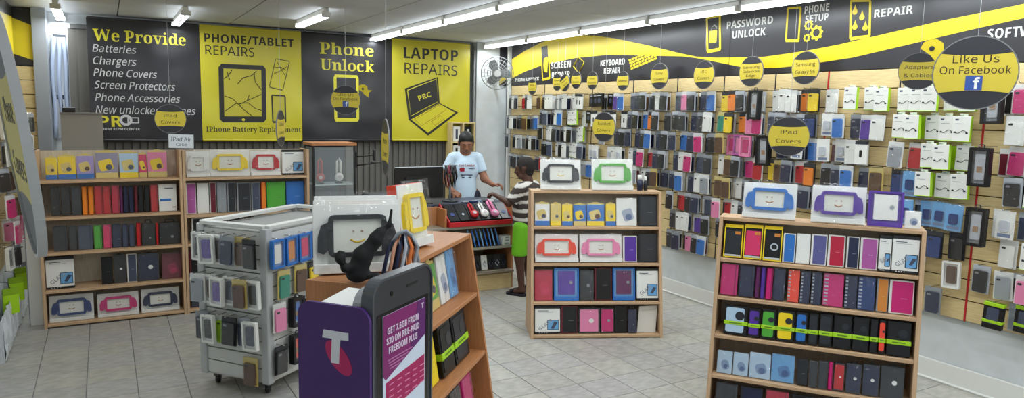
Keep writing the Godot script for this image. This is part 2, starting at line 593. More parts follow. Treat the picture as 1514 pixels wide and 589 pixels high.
# lettering: capitals h tall, the whole word w wide, its middle at «at», standing off the z = 0 face
func words(parent: Node3D, called: String, s: String, w: float, h: float, m: Material, at: Vector3, font: Font, slant := 0.0, turn := Vector3.ZERO) -> MeshInstance3D:
	var key := "t%s/%s" % [s, font.get_instance_id()]
	if not meshes.has(key):
		var t := TextMesh.new()
		t.text = s
		t.font = font
		t.font_size = 32
		t.pixel_size = 0.01
		t.depth = 0.01
		t.curve_step = 1.2
		meshes[key] = t
	var tm: TextMesh = meshes[key]
	var bb := tm.get_aabb()
	if s != "H":
		bb.position.y = cap_centre(font) - bb.size.y / 2
	var caps := 0.01 * 32 * 0.714
	var o := MeshInstance3D.new()
	o.name = called
	o.mesh = tm
	o.material_override = m
	parent.add_child(o, true)
	var sx := w / maxf(bb.size.x, 0.01)
	var sy := h / caps
	var b := Basis(Vector3(sx, 0, 0), Vector3(slant * sy, sy, 0), Vector3(0, 0, 0.12))
	b = Basis.from_euler(turn) * b
	o.transform = Transform3D(b, at - b * bb.get_center())
	return o

# ------------------------------------------------------------------ things for sale: each stands on its base at y = 0, its back at z = 0, its face towards +z
const KIND := {
	"cover": ["tablet_cover", "boxed tablet cover", "tablet cover"], "case": ["tablet_case", "slim tablet case", "tablet case"], "kids": ["kids_tablet_case", "smiley bumper tablet case", "tablet case"],
	"glass": ["screen_glass_box", "screen protector box with tablet picture", "box"], "themed": ["hanging_card_pack", "picture card pack", "card pack"], "lime": ["banded_case_box", "lime-banded case box", "box"],
	"disc": ["rotating_case", "case with a round cut-out", "tablet case"], "wrap": ["wrapped_case", "clear-wrapped case", "tablet case"], "handle": ["handled_case", "handled case", "tablet case"],
	"blueframe": ["framed_case", "case in a window box", "tablet case"], "yellowframe": ["window_box_case", "case in a yellow window box", "tablet case"], "spiral": ["printed_spine_case", "printed-edge case", "tablet case"],
	"whitebox": ["white_box", "white box with a coloured stripe", "box"], "whitecard": ["blank_card", "blank card leaning askew", "card"], "bottle": ["small_bottle", "bottle with a pale cap", "bottle"],
}

func fill_item(t: Node3D, kind: String, w: float, h: float, a: String, b: String, sd := 0) -> void:
	match kind:
		"cover":
			box(t, "box", Vector3(w, h, 0.018), hue(b if b else "white", 0.5), Vector3(0, h / 2, 0.009))
			var side := minf(0.012, w * 0.12)
			part(t, "cover", rr(w - side * 1.6, h - side * 1.4, 0.003, 0.004), hue(a, 0.38), Vector3(side * 0.3, h / 2, 0.018))
			box(t, "logo_bar", Vector3(w * 0.28, 0.004, 0.002), mat(HUES[a].lightened(0.35), 0.4), Vector3(w * 0.1, h * 0.46, 0.021), Vector3.ZERO, 0.0005)
		"case":
			box(t, "cover", Vector3(w, h, 0.03), hue(a, 0.4), Vector3(0, h / 2, 0.015), Vector3.ZERO, 0.005)
			box(t, "spine_seam", Vector3(minf(0.006, w * 0.2), h * 0.97, 0.004), mat(HUES[a].darkened(0.35), 0.5), Vector3(w * 0.36, h / 2, 0.03))
			if w > 0.045:
				part(t, "clear_sleeve", sheet(w + 0.004, h + 0.006, 0.002, sd % 5), film(0.015), Vector3(0, h / 2 + 0.003, 0.034))
		"kids":
			box(t, "backing_card", Vector3(w, h, 0.006), hue("white", 0.55), Vector3(0, h / 2, 0.003))
			box(t, "card_tray", Vector3(w, h * 0.14, 0.036), hue("white", 0.5), Vector3(0, h * 0.07, 0.018))
			var fw := w * 0.66
			var fh := h * 0.62
			var cy := h * 0.54
			var bumper := hue(a, 0.4)
			var f := part(t, "bumper_frame", rr_ring(fw, fh, 0.022, 0.019, 0.026), bumper, Vector3(0, cy, 0.006))
			for s in [-1.0, 1.0]:
				var g := part(f, "grip", slab(PackedVector2Array([Vector2(0, -0.3 * fh), Vector2(0.07 * w, -0.42 * fh), Vector2(0.135 * w, -0.36 * fh), Vector2(0.13 * w, 0.0), Vector2(0.09 * w, 0.26 * fh), Vector2(0.0, 0.34 * fh)]), 0.022, "grip%.3f,%.3f" % [w, h]), bumper, Vector3(s * (fw / 2 - 0.004), 0, 0.022 if s < 0 else 0.0))
				if s < 0:
					g.rotation.y = PI
			part(t, "screen_card", rr(fw - 0.03, fh - 0.03, 0.012, 0.006), mat(Color(0.86, 0.86, 0.82), 0.5), Vector3(0, cy, 0.008))
			var smile := []
			for k in 7:
				var an := PI * (1.2 + 0.6 * k / 6.0)
				smile.append(Vector3(cos(an) * fh * 0.2, sin(an) * fh * 0.17 + fh * 0.02, 0))
			part(t, "smile_print", tube(smile, 0.0035, 4, false, "smile%.3f" % fh), mat(Color(0.7, 0.48, 0.32) if a != "black" else Color(0.85, 0.7, 0.1), 0.5), Vector3(0, cy, 0.02))
			for s in [-1.0, 1.0]:
				part(t, "eye_print", disc(0.005, 0.002, 8), mat(Color(0.62, 0.52, 0.42), 0.5), Vector3(s * fh * 0.1, cy + fh * 0.1, 0.02))
			part(t, "plastic_wrap", sheet(w * 1.01, h * 1.06, 0.006, sd % 7), film(0.02), Vector3(0, h * 0.53, 0.036))
		"glass":
			box(t, "box", Vector3(w, h, 0.03), hue("white", 0.45), Vector3(0, h / 2, 0.015))
			box(t, "header_band", Vector3(w + 0.001, h * 0.1, 0.031), hue("black", 0.4), Vector3(0, h * 0.95, 0.0155))
			box(t, "footer_band", Vector3(w + 0.001, h * 0.07, 0.031), hue("black", 0.4), Vector3(0, h * 0.036, 0.0155))
			for k in 4:
				box(t, "icon_mark", Vector3(0.006, 0.005, 0.001), hue("white"), Vector3(w * (-0.32 + 0.1 * k), h * 0.036, 0.0315), Vector3.ZERO, 0.0003)
			box(t, "title_print", Vector3(w * 0.42, h * 0.022, 0.001), hue("slate"), Vector3(-w * 0.18, h * 0.83, 0.0305), Vector3.ZERO, 0.0003)
			box(t, "subtitle_print", Vector3(w * 0.6, h * 0.01, 0.001), hue("grey"), Vector3(-w * 0.08, h * 0.78, 0.0305), Vector3.ZERO, 0.0003)
			var pw := w * 0.46
			var p := part(t, "tablet_picture", rr_ring(pw, h * 0.36, 0.004, 0.004, 0.002), hue("black", 0.4), Vector3(w * 0.22, h * 0.32, 0.03))
			part(p, "picture_screen", rr(pw - 0.008, h * 0.36 - 0.008, 0.001, 0.002), hue("sky", 0.4))
			part(p, "picture_glint", slab(PackedVector2Array([Vector2(-0.2, -0.3) * pw, Vector2(0.05, -0.35) * pw, Vector2(0.42, 0.22) * pw, Vector2(0.1, 0.3) * pw]), 0.0016, "glint%.3f" % pw), hue("slate", 0.4))
			words(t, "lettering", "GLASS", w * 0.62, h * 0.12, hue("grey"), Vector3(-w * 0.1, h * 0.32, 0.0305), font_bold, 0.0, Vector3(0, 0, 0.65))
		"themed":
			box(t, "card", Vector3(w, h * 0.9, 0.01), hue(a, 0.5), Vector3(0, h * 0.45, 0.005))
			part(t, "hang_header", slab(PackedVector2Array([Vector2(-0.5 * w, 0), Vector2(0.5 * w, 0), Vector2(0.46 * w, 0.07 * h), Vector2(0.2 * w, 0.08 * h), Vector2(0.14 * w, 0.12 * h), Vector2(-0.14 * w, 0.12 * h), Vector2(-0.2 * w, 0.08 * h), Vector2(-0.46 * w, 0.07 * h)]), 0.004, "hdr%.3f,%.3f" % [w, h]), hue("straw", 0.5), Vector3(0, h * 0.88, 0.002))
			box(t, "lower_band", Vector3(w, h * 0.2, 0.002), hue(b, 0.45), Vector3(0, h * 0.1, 0.011))
			part(t, "picture_panel", rr(w * 0.62, h * 0.38, 0.002, 0.02), hue("straw" if b != "straw" else "yellow", 0.5), Vector3(-w * 0.04, h * 0.47, 0.01), Vector3(0, 0, 0.25))
			part(t, "picture_spot", disc(w * 0.15, 0.002, 12), hue("brown" if sd % 2 else "slate", 0.5), Vector3(w * 0.1, h * 0.4, 0.0115))
			part(t, "clear_sleeve", sheet(w * 1.02, h * 0.93, 0.003, sd % 7), film(0.02), Vector3(0, h * 0.46, 0.016))
		"lime":
			box(t, "box", Vector3(w, h, 0.035), hue("black", 0.35), Vector3(0, h / 2, 0.0175), Vector3.ZERO, 0.003)
			part(t, "case_back", rr(w * 0.78, h * 0.84, 0.003, 0.012), hue(a, 0.4), Vector3(-w * 0.04, h * 0.5, 0.035))
			part(t, "camera_cutout", disc(w * 0.2, 0.004, 14), hue("charcoal", 0.3), Vector3(w * 0.16, h * 0.66, 0.0355))
			box(t, "paper_band", Vector3(w + 0.004, h * 0.13, 0.042), hue("lime", 0.5), Vector3(0, h * 0.4, 0.0195))
			box(t, "band_print", Vector3(w * 0.55, h * 0.035, 0.001), mat(Color(0.35, 0.5, 0.05), 0.5), Vector3(0, h * 0.4, 0.0408), Vector3.ZERO, 0.0003)
		"disc":
			box(t, "box", Vector3(w, h, 0.02), hue("charcoal" if a in ["navy", "black", "charcoal"] else "black", 0.4), Vector3(0, h / 2, 0.01))
			part(t, "case_back", rr(w * 0.86, h * 0.88, 0.004, 0.006), hue(a, 0.4), Vector3(0, h * 0.5, 0.02))
			part(t, "round_cutout", disc(minf(w, h) * 0.11, 0.003, 16), hue(b, 0.4), Vector3(w * 0.1, h * 0.5, 0.0225))
			box(t, "hang_tab", Vector3(w * 0.3, 0.012, 0.004), hue("black", 0.4), Vector3(0, h + 0.004, 0.01))
			part(t, "plastic_wrap", sheet(w, h, 0.003, sd % 7), film(0.015), Vector3(0, h * 0.5, 0.027))
		"wrap":
			box(t, "case_back", Vector3(w, h, 0.014), hue(a, 0.45), Vector3(0, h / 2, 0.007), Vector3.ZERO, 0.003)
			var ink := "deep blue" if a in ["pale blue", "sky", "white"] else "rose"
			part(t, "print_patch", rr(w * 0.5, h * 0.42, 0.002, 0.02), mat(HUES[a].lerp(HUES[ink], 0.35), 0.45), Vector3(w * 0.06, h * 0.4, 0.0135), Vector3(0, 0, 0.3))
			part(t, "print_spot", disc(w * 0.16, 0.002, 12), mat(HUES[a].lerp(HUES[ink], 0.7), 0.45), Vector3(w * 0.1, h * 0.33, 0.0145))
			part(t, "plastic_wrap", sheet(w * 1.03, h * 1.05, 0.007, sd % 7), film(0.03), Vector3(0, h * 0.52, 0.02))
		"handle":
			box(t, "case_body", Vector3(w, h * 0.86, 0.03), hue(a, 0.35), Vector3(0, h * 0.43, 0.015), Vector3.ZERO, 0.004)
			part(t, "handle", rr_ring(w * 0.5, h * 0.2, 0.012, 0.009, 0.008), hue("black", 0.4), Vector3(0, h * 0.9, 0.01))
			part(t, "camera_cutout", disc(minf(w, h) * 0.07, 0.003, 12), hue("grey", 0.3), Vector3(w * 0.12, h * 0.3, 0.03))
			part(t, "clear_sleeve", sheet(w, h * 0.86, 0.003, sd % 7), film(0.015), Vector3(0, h * 0.43, 0.035))
		"blueframe":
			var fr: String = b if b else "blue"
			box(t, "backing_card", Vector3(w, h, 0.012), hue("sky" if a != "white" else "violet", 0.5), Vector3(0, h / 2, 0.006))
			part(t, "window_frame", rr_ring(w, h, 0.008, 0.012, 0.024), hue(fr, 0.4), Vector3(0, h / 2, 0))
			part(t, "case_back", rr(w * 0.68, h * 0.72, 0.008, 0.006), hue(a, 0.4), Vector3(0, h * 0.55, 0.012))
			part(t, "camera_cutout", disc(w * 0.07, 0.002, 12), hue("grey", 0.3), Vector3(w * 0.18, h * 0.55, 0.02))
			box(t, "footer_band", Vector3(w * 0.92, h * 0.1, 0.02), hue(fr, 0.4), Vector3(0, h * 0.08, 0.012))
			part(t, "clear_window", sheet(w * 0.9, h * 0.9, 0.002, sd % 7), film(0.02), Vector3(0, h * 0.5, 0.022))
		"yellowframe":
			box(t, "backing_card", Vector3(w, h * 0.92, 0.012), hue("black", 0.5), Vector3(0, h * 0.46, 0.006))
			part(t, "window_frame", rr_ring(w, h * 0.92, 0.004, 0.006, 0.03), hue("yellow", 0.4), Vector3(0, h * 0.46, 0))
			box(t, "hang_header", Vector3(w, h * 0.09, 0.012), hue("yellow", 0.4), Vector3(0, h * 0.95, 0.012))
			part(t, "case_back", rr(w * 0.82, h * 0.7, 0.01, 0.006), hue(a, 0.35), Vector3(0, h * 0.46, 0.012))
			box(t, "footer_band", Vector3(w * 0.9, h * 0.06, 0.02), hue("silver", 0.4), Vector3(0, h * 0.06, 0.012))
			box(t, "corner_sticker", Vector3(w * 0.3, h * 0.09, 0.002), hue("ochre", 0.4), Vector3(w * 0.22, h * 0.74, 0.0225), Vector3.ZERO, 0.0005)
			if a == "black":
				part(t, "ring_emblem", ring(rr_points(w * 0.44, w * 0.44, w * 0.22, 5), rr_points(w * 0.3, w * 0.3, w * 0.15, 5), 0.003), hue("silver", 0.4), Vector3(0.01, h * 0.4, 0.022))
		"spiral":
			box(t, "cover", Vector3(w, h, 0.022), hue(a, 0.42), Vector3(0, h / 2, 0.011), Vector3.ZERO, 0.003)
			for k in 9:
				box(t, "edge_print", Vector3(w * 0.2, h * 0.05, 0.001), hue("silver" if k % 2 else "grey"), Vector3(-w * 0.36, h * (0.08 + 0.105 * k), 0.0222), Vector3.ZERO, 0.0003)
			part(t, "clear_sleeve", sheet(w, h * 1.02, 0.002, sd % 5), film(0.015), Vector3(0, h / 2, 0.026))
		"whitebox":
			box(t, "box", Vector3(w, h, 0.03), hue("white", 0.5), Vector3(0, h / 2, 0.015))
			box(t, "stripe", Vector3(w * 0.62, h * 0.09, 0.001), hue(a), Vector3(-w * 0.12, h * 0.42, 0.0305), Vector3.ZERO, 0.0003)
			box(t, "title_print", Vector3(w * 0.5, h * 0.03, 0.001), hue("slate"), Vector3(w * 0.08, h * 0.85, 0.0305), Vector3.ZERO, 0.0003)
			box(t, "small_print", Vector3(w * 0.2, h * 0.03, 0.001), hue("brown"), Vector3(w * 0.36, h * 0.14, 0.0305), Vector3.ZERO, 0.0003)
		"whitecard":
			part(t, "card", slab(PackedVector2Array([Vector2(-0.5 * w, 0), Vector2(0.38 * w, 0), Vector2(0.5 * w, h), Vector2(-0.38 * w, h * 0.96)]), 0.004), mat(Color(0.82, 0.8, 0.76), 0.6))
			part(t, "fold_line", slab(PackedVector2Array([Vector2(-0.3 * w, 0.8 * h), Vector2(0.36 * w, 0.83 * h), Vector2(0.36 * w, 0.845 * h), Vector2(-0.3 * w, 0.815 * h)]), 0.0055), mat(Color(0.7, 0.68, 0.64), 0.6))
		"bottle":
			part(t, "body", lathe([Vector2(0, 0), Vector2(w / 2, 0), Vector2(w / 2, h * 0.6), Vector2(w * 0.3, h * 0.72), Vector2(0, h * 0.72)], 14), hue(a, 0.3), Vector3(0, 0, w / 2))
			part(t, "cap", lathe([Vector2(0, h * 0.7), Vector2(w * 0.36, h * 0.7), Vector2(w * 0.36, h), Vector2(0, h)], 14), hue("white", 0.4), Vector3(0, 0, w / 2))

# puts a table of things on the shelves of a bookcase
func stock(table: Array, frame: Transform3D, levels: Array, setback: float, lean: float, where: String, group: String, half := Vector2(-9, 9)) -> void:
	var rows := {}
	for it in table:
		rows[it[0]] = rows.get(it[0], []) + [it]
	for r in rows:
		var row: Array = rows[r]
		var place: String = ["bottom", "lowest", "lower", "middle", "upper"][0]
		place = "top" if r == levels.size() - 1 else ["bottom", "fourth", "third", "second", "first", "top"][r] if levels.size() == 5 else ["bottom", "fifth", "fourth", "third", "second", "top"][r]
		var names := []
		for it in row:
			var k: Array = KIND[it[4]]
			names.append((it[5] + " " if it.size() > 5 else "") + k[1])
		for n in row.size():
			var it: Array = row[n]
			var k: Array = KIND[it[4]]
			var label: String = names[n]
			if names.count(label) > 1:
				if n + 1 < row.size() and names[n + 1] != label and row[n + 1].size() > 5:
					label += " beside the %s one" % row[n + 1][5]
				elif n > 0 and names[n - 1] != label and row[n - 1].size() > 5:
					label += " after the %s one" % row[n - 1][5]
			label += ", %s shelf, %s" % [place, where]
			var t := thing(k[0], label, k[2], Vector3.ZERO, 0.0, group)
			var sd: int = int(absf(it[1]) * 1000.0)
			var y: float = levels[r]
			var tall: float = it[3]
			if r + 1 < levels.size():
				tall = minf(tall, (levels[r + 1] - y - 0.034) / (1.12 if it[4] in ["kids", "disc", "wrap"] else 1.03))
			var xa: float = maxf(it[1] - it[2] / 2, half.x + 0.004)
			var xb: float = minf(it[1] + it[2] / 2, half.y - 0.004)
			var x := (xa + xb) / 2
			fill_item(t, it[4], xb - xa, tall, it[5] if it.size() > 5 else "", it[6] if it.size() > 6 else "", sd)
			t.transform = frame * Transform3D(Basis(Vector3.RIGHT, -lean), Vector3(x, y + 0.002, -setback - y * tan(lean)))

# a bookcase: its front foot line is on local z = 0, its back at z = -depth; the front leans back by «recede» over its height
func bookcase(label: String, at: Vector3, turn: float, w: float, h: float, depth: float, recede: float, levels: Array, tone: String, backboard: String) -> Node3D:
	var t := thing("bookcase", label, "bookcase", at, turn)
	var th := 0.022
	var side := PackedVector2Array([Vector2(0, 0), Vector2(depth, 0), Vector2(depth, h), Vector2(recede, h)])
	for s in [-1.0, 1.0]:
		var o := part(t, "side_panel", slab(side, th, "side%.3f,%.3f,%.3f" % [h, depth, recede]), wood(tone, true), Vector3(s * (w / 2) + (th if s < 0 else 0.0), 0, 0), Vector3(0, PI / 2, 0))
		o.position.x = s * w / 2 - (th if s > 0 else 0.0)
	box(t, "back_panel", Vector3(w - 2 * th, h - 0.02, 0.01), wood(backboard, true), Vector3(0, h / 2, -depth + 0.006))
	for y in levels:
		var front: float = recede * y / h
		var d: float = depth - front - 0.012
		box(t, "shelf" if y < h - 0.05 else "top_board", Vector3(w - 2 * th, th, d), wood(tone), Vector3(0, y - th / 2, -front - d / 2 - 0.002))
	var ym: float = (levels[0] - th) / 2
	if ym > 0.008:
		box(t, "kick_board", Vector3(w - 2 * th, ym * 2, 0.015), wood(tone), Vector3(0, ym, -0.012))
	return t

# ------------------------------------------------------------------ packs that hang on hooks: the hook hole is at the origin, the back of the card on z = 0
const PACK := {
	"k": ["case", "black", "silver"], "K": ["case", "black", "black"], "c": ["case", "charcoal", "grey"], "s": ["case", "slate", "silver"], "w": ["case", "white", "white"], "g": ["case", "grey", "white"],
	"n": ["case", "navy", "grey"], "u": ["case", "blue", "white"], "d": ["case", "deep blue", "black"], "r": ["case", "red", "white"], "m": ["case", "magenta", "white"], "p": ["case", "pink", "white"],
	"P": ["case", "violet", "white"], "o": ["case", "orange", "black"], "y": ["case", "yellow", "black"], "b": ["case", "brown", "straw"], "t": ["case", "teal", "straw"], "G": ["case", "lime", "white"],
	"B": ["cable", "white", "lime"], "E": ["earphones", "white", "black"], "e": ["smallbox", "black", "charcoal"], "F": ["window", "pink", "magenta"], "f": ["window", "orchid", "pink"], "L": ["rugged", "black", "silver"], "S": ["clear", "silver", "white"],
	"D": ["clear", "deep blue", "sky"], "O": ["window", "white", "brown"], "l": ["ruggedsmall", "black", "blue"], "v": ["ruggedsmall", "black", "vermilion"], "Z": ["limebox", "black", "lime"], "R": ["window", "blue", "white"], "q": ["window", "blue", "ochre"], "x": ["window", "blue", "rose"], "z": ["window", "blue", "grey"], "W": ["window", "white", "violet"], "V": ["window", "white", "black"], "Q": ["window", "white", "slate"],
}
const PACK_WORDS := {
	"case": ["phone_case_pack", "%s phone case blister pack"], "cable": ["cable_box", "%s cable box with lime edges"], "earphones": ["earphone_pack", "slim %s earphone pack"], "smallbox": ["small_box", "small %s accessory box"],
	"window": ["window_box", "%s-framed window box with a %s phone case"], "rugged": ["rugged_case_box", "tall %s rugged case box"], "ruggedsmall": ["rugged_case_box", "%s rugged case box"], "limebox": ["banded_box", "%s box with lime paper bands"], "clear": ["clear_box", "%s accessory in a clear box"],
}
const PACK_SIZE := {"case": Vector2(0.116, 0.192), "cable": Vector2(0.116, 0.175), "earphones": Vector2(0.1, 0.185), "smallbox": Vector2(0.118, 0.15), "window": Vector2(0.118, 0.19), "rugged": Vector2(0.13, 0.26), "ruggedsmall": Vector2(0.12, 0.2), "limebox": Vector2(0.118, 0.18), "clear": Vector2(0.116, 0.185)}
var pack_proto := {}

func make_pack(code: String, fine := true) -> Node3D:
	var key := code + ("f" if fine else "")
	if pack_proto.has(key):
		return pack_proto[key]
	var t := Node3D.new()
	var d: Array = PACK[code]
	var z: Vector2 = PACK_SIZE[d[0]]
	var w := z.x
	var h := z.y
	var mid := Vector3(0, -h / 2, 0)
	match d[0]:
		"case":
			part(t, "card", rr(w, h, 0.004, 0.006), hue(d[2], 0.5), Vector3(0, -h / 2, 0))
			part(t, "header", rr(w * 0.96, h * 0.14, 0.006, 0.004), mat(HUES[d[2]].lerp(HUES["grey"], 0.25), 0.5), Vector3(0, -h * 0.08, 0.002))
			var c := part(t, "phone_case", rr(w * 0.78, h * 0.78, 0.014, 0.012), hue(d[1], 0.32), Vector3(0, -h * 0.58, 0.004))
			part(c, "camera_hole", rr(w * 0.22, h * 0.07, 0.002, 0.005), mat(Color(0.03, 0.03, 0.03) if d[1] not in ["black", "charcoal", "navy"] else Color(0.5, 0.5, 0.52), 0.3), Vector3(-w * 0.2, h * 0.29, 0.0135))
			if fine:
				part(t, "blister", rr(w * 0.86, h * 0.8, 0.022, 0.012), film(0.02), Vector3(0, -h * 0.57, 0.003))
		"cable":
			box(t, "box", Vector3(w, h, 0.024), hue("white", 0.45), mid + Vector3(0, 0, 0.012))
			box(t, "side_strip", Vector3(0.004, h, 0.026), hue("lime", 0.45), mid + Vector3(w / 2, 0, 0.013))
			box(t, "lower_strip", Vector3(w, 0.005, 0.026), hue("lime", 0.45), Vector3(0, -h + 0.003, 0.013))
			var arc := []
			for k in 7:
				arc.append(Vector3(w * (-0.34 + 0.11 * k), -h * (0.62 + 0.06 * sin(k * 1.1)), 0.0245))
			part(t, "cable_picture", tube(arc, 0.0022, 4, false, "cablepic"), hue("black", 0.4))
			for e in [0, 6]:
				box(t, "plug_picture", Vector3(0.014, 0.011, 0.002), hue("black", 0.4), arc[e] + Vector3(0, -0.004, 0), Vector3.ZERO, 0.0005)
			box(t, "title_print", Vector3(w * 0.2, 0.012, 0.001), hue("slate"), Vector3(-w * 0.28, -h * 0.14, 0.0245), Vector3.ZERO, 0.0003)
			box(t, "caption_print", Vector3(w * 0.5, 0.003, 0.001), hue("grey"), Vector3(-w * 0.1, -h * 0.3, 0.0245), Vector3.ZERO, 0.0003)
			box(t, "hang_tab", Vector3(0.05, 0.024, 0.003), mat(Color(0.8, 0.85, 0.75), 0.5), Vector3(0, 0.006, 0.004))
		"earphones":
			box(t, "box", Vector3(w, h, 0.02), hue("white", 0.45), mid + Vector3(0, 0, 0.01))
			part(t, "earphone_picture", rr(w * 0.22, h * 0.3, 0.002, 0.008), hue("black", 0.4), Vector3(0, -h * 0.55, 0.0195))
			box(t, "header", Vector3(w, h * 0.16, 0.022), hue("charcoal", 0.45), Vector3(0, -h * 0.08, 0.011))
		"smallbox":
			box(t, "box", Vector3(w, h, 0.03), hue("black", 0.35), mid + Vector3(0, 0, 0.015))
			part(t, "product_picture", disc(w * 0.26, 0.002, 12), hue("slate", 0.35), Vector3(0, -h * 0.55, 0.0295))
			box(t, "title_print", Vector3(w * 0.6, 0.01, 0.001), hue("silver"), Vector3(0, -h * 0.16, 0.0305), Vector3.ZERO, 0.0003)
		"window":
			part(t, "frame", rr_ring(w, h, 0.008, 0.014, 0.026), hue(d[1], 0.42), mid)
			part(t, "backing_card", rr(w * 0.96, h * 0.96, 0.006, 0.006), mat(HUES[d[1]].lightened(0.35), 0.5), mid)
			part(t, "phone_case", rr(w * 0.56, h * 0.66, 0.012, 0.01), hue(d[2], 0.35), mid + Vector3(0, 0, 0.006))
			if fine:
				part(t, "clear_window", rr(w * 0.76, h * 0.86, 0.002, 0.004), film(0.02), mid + Vector3(0, 0, 0.023))
		"limebox":
			box(t, "box", Vector3(w, h, 0.04), hue("black", 0.35), mid + Vector3(0, 0, 0.02))
			part(t, "case_back", rr(w * 0.6, h * 0.6, 0.003, 0.01), hue("slate", 0.35), mid + Vector3(0, 0, 0.0395))
			box(t, "top_band", Vector3(w + 0.003, h * 0.14, 0.044), hue("lime", 0.5), Vector3(0, -h * 0.07, 0.021))
			box(t, "paper_band", Vector3(w + 0.003, h * 0.12, 0.044), hue("lime", 0.5), Vector3(0, -h * 0.72, 0.021))
		"rugged", "ruggedsmall":
			part(t, "frame", rr_ring(w, h, 0.006, 0.02, 0.045), hue("black", 0.35), mid)
			part(t, "backing_card", rr(w * 0.96, h * 0.96, 0.006, 0.006), hue("grey" if d[0] == "rugged" else "white", 0.4), mid)
			var c := part(t, "phone_case", rr(w * 0.5, h * 0.66, 0.016, 0.012), hue(d[2], 0.3), mid + Vector3(0, 0, 0.008))
			part(c, "case_label", rr(w * 0.28, h * 0.16, 0.002, 0.004), hue("tan", 0.5), Vector3(0, -h * 0.06, 0.0155))
			part(t, "clear_window", rr(w * 0.72, h * 0.84, 0.003, 0.004), film(0.02), mid + Vector3(0, 0, 0.036))
			part(t, "hang_loop", rr_ring(0.04, 0.03, 0.012, 0.006, 0.004), hue("charcoal", 0.4), Vector3(0, 0.008, 0.018))
		"clear":
			box(t, "backing_card", Vector3(w, h, 0.008), hue(d[2], 0.5), mid + Vector3(0, 0, 0.004))
			part(t, "accessory", rr(w * 0.5, h * 0.4, 0.016, 0.012), hue(d[1], 0.3), mid + Vector3(0, -h * 0.04, 0.006))
			box(t, "footer_print", Vector3(w * 0.7, h * 0.12, 0.001), mat(HUES["deep blue"].lerp(HUES["white"], 0.4), 0.5), Vector3(0, -h * 0.88, 0.0085), Vector3.ZERO, 0.0003)
			part(t, "clear_box", box_mesh(Vector3(w, h, 0.034)), film(0.02), mid + Vector3(0, 0, 0.024))
	pack_proto[key] = t
	return t

func hang_pack(code: String, at: Vector3, turn: float, tilt: float, label: String, group: String, fine := true) -> Node3D:
	var o: Node3D = make_pack(code, fine).duplicate()
	var d: Array = PACK[code]
	o.name = numbered(PACK_WORDS[d[0]][0])
	add_child(o)
	o.transform = Transform3D(Basis(Vector3.UP, turn) * Basis(Vector3.BACK, tilt), at)
	var look: String = PACK_WORDS[d[0]][1]
	o.set_meta("label", (look % [d[1], d[2]] if d[0] == "window" else look % d[1]) + ", " + label)
	o.set_meta("category", "box" if d[0] in ["cable", "smallbox", "clear", "window", "rugged", "ruggedsmall", "limebox"] else "blister pack")
	o.set_meta("group", group)
	return o

# ------------------------------------------------------------------ round hanging signs: black disc with a yellow belt
func round_sign(label: String, lines: Array, at: Vector3, turn: float, r: float, wire: float, group := "", roll := 0.0, tilt := 0.0, thick := 0.01) -> Node3D:
	var t := thing("round_sign", label, "sign", at, turn, group)
	t.rotation.z = roll
	t.rotation.x = tilt
	part(t, "disc", disc(r, 0.008, 40), mat(Color(0.16, 0.16, 0.18), 0.45), Vector3(0, 0, -0.004))
	part(t, "rim", ring(rr_points(r * 2.03, r * 2.03, r * 1.014, 10), rr_points(r * 1.97, r * 1.97, r * 0.98, 10), thick, "rim%.3f" % r), mat(Color(0.72, 0.72, 0.72) if thick > 0.015 else Color(0.45, 0.45, 0.45), 0.5), Vector3(0, 0, -thick / 2))
	var p := PackedVector2Array()
	for k in 13:
		var x := -0.82 + 1.64 * k / 12.0
		p.append(Vector2(x, -0.48 - 0.09 * x * x) * r)
	for k in 5:
		var a := -0.55 + 1.1 * (k + 0.5) / 5.0
		p.append(Vector2(cos(a), sin(a)) * r * 0.985)
	for k in 13:
		var x := 0.82 - 1.64 * k / 12.0
		p.append(Vector2(x, 0.48 + 0.09 * x * x) * r)
	for k in 5:
		var a := PI - 0.55 + 1.1 * (k + 0.5) / 5.0
		p.append(Vector2(cos(a), sin(a)) * r * 0.985)
	for s in [0, 1]:
		var b := part(t, "yellow_belt", slab(p, 0.002, "belt%.3f" % r), mat(Color(0.79, 0.71, 0.22), 0.45), Vector3(0, 0, 0.0035 if s == 0 else -0.0035), Vector3(0, PI * s, 0))
		for k in lines.size():
			var n := float(lines.size())
			var y := (n - 1) / 2.0 - k
			var cap := (0.2 if n < 3 else 0.15) * r
			var w := minf(1.42, lines[k].length() * 0.2) * r
			if lines[k] == "":
				continue
			if lines.size() == 3 and lines[2] == "":
				y += [0.36, 0.3][k]
				cap = 0.2 * r
				w = (1.08 if k == 0 else 1.66) * r
			words(b, "lettering", lines[k], w, cap, mat(Color(0.22, 0.17, 0.06), 0.5), Vector3(0, y * (0.46 if n < 3 else 0.28) * r, 0.0021), font_plain)
	if wire > 0.0:
		part(t, "hanging_wire", tube([Vector3(0, 0, 0), Vector3(0, wire, 0)], 0.0013, 4), mat(Color(0.75, 0.75, 0.75), 0.4), Vector3(0, 0, -0.001), Vector3(0, 0, -roll))
	return t

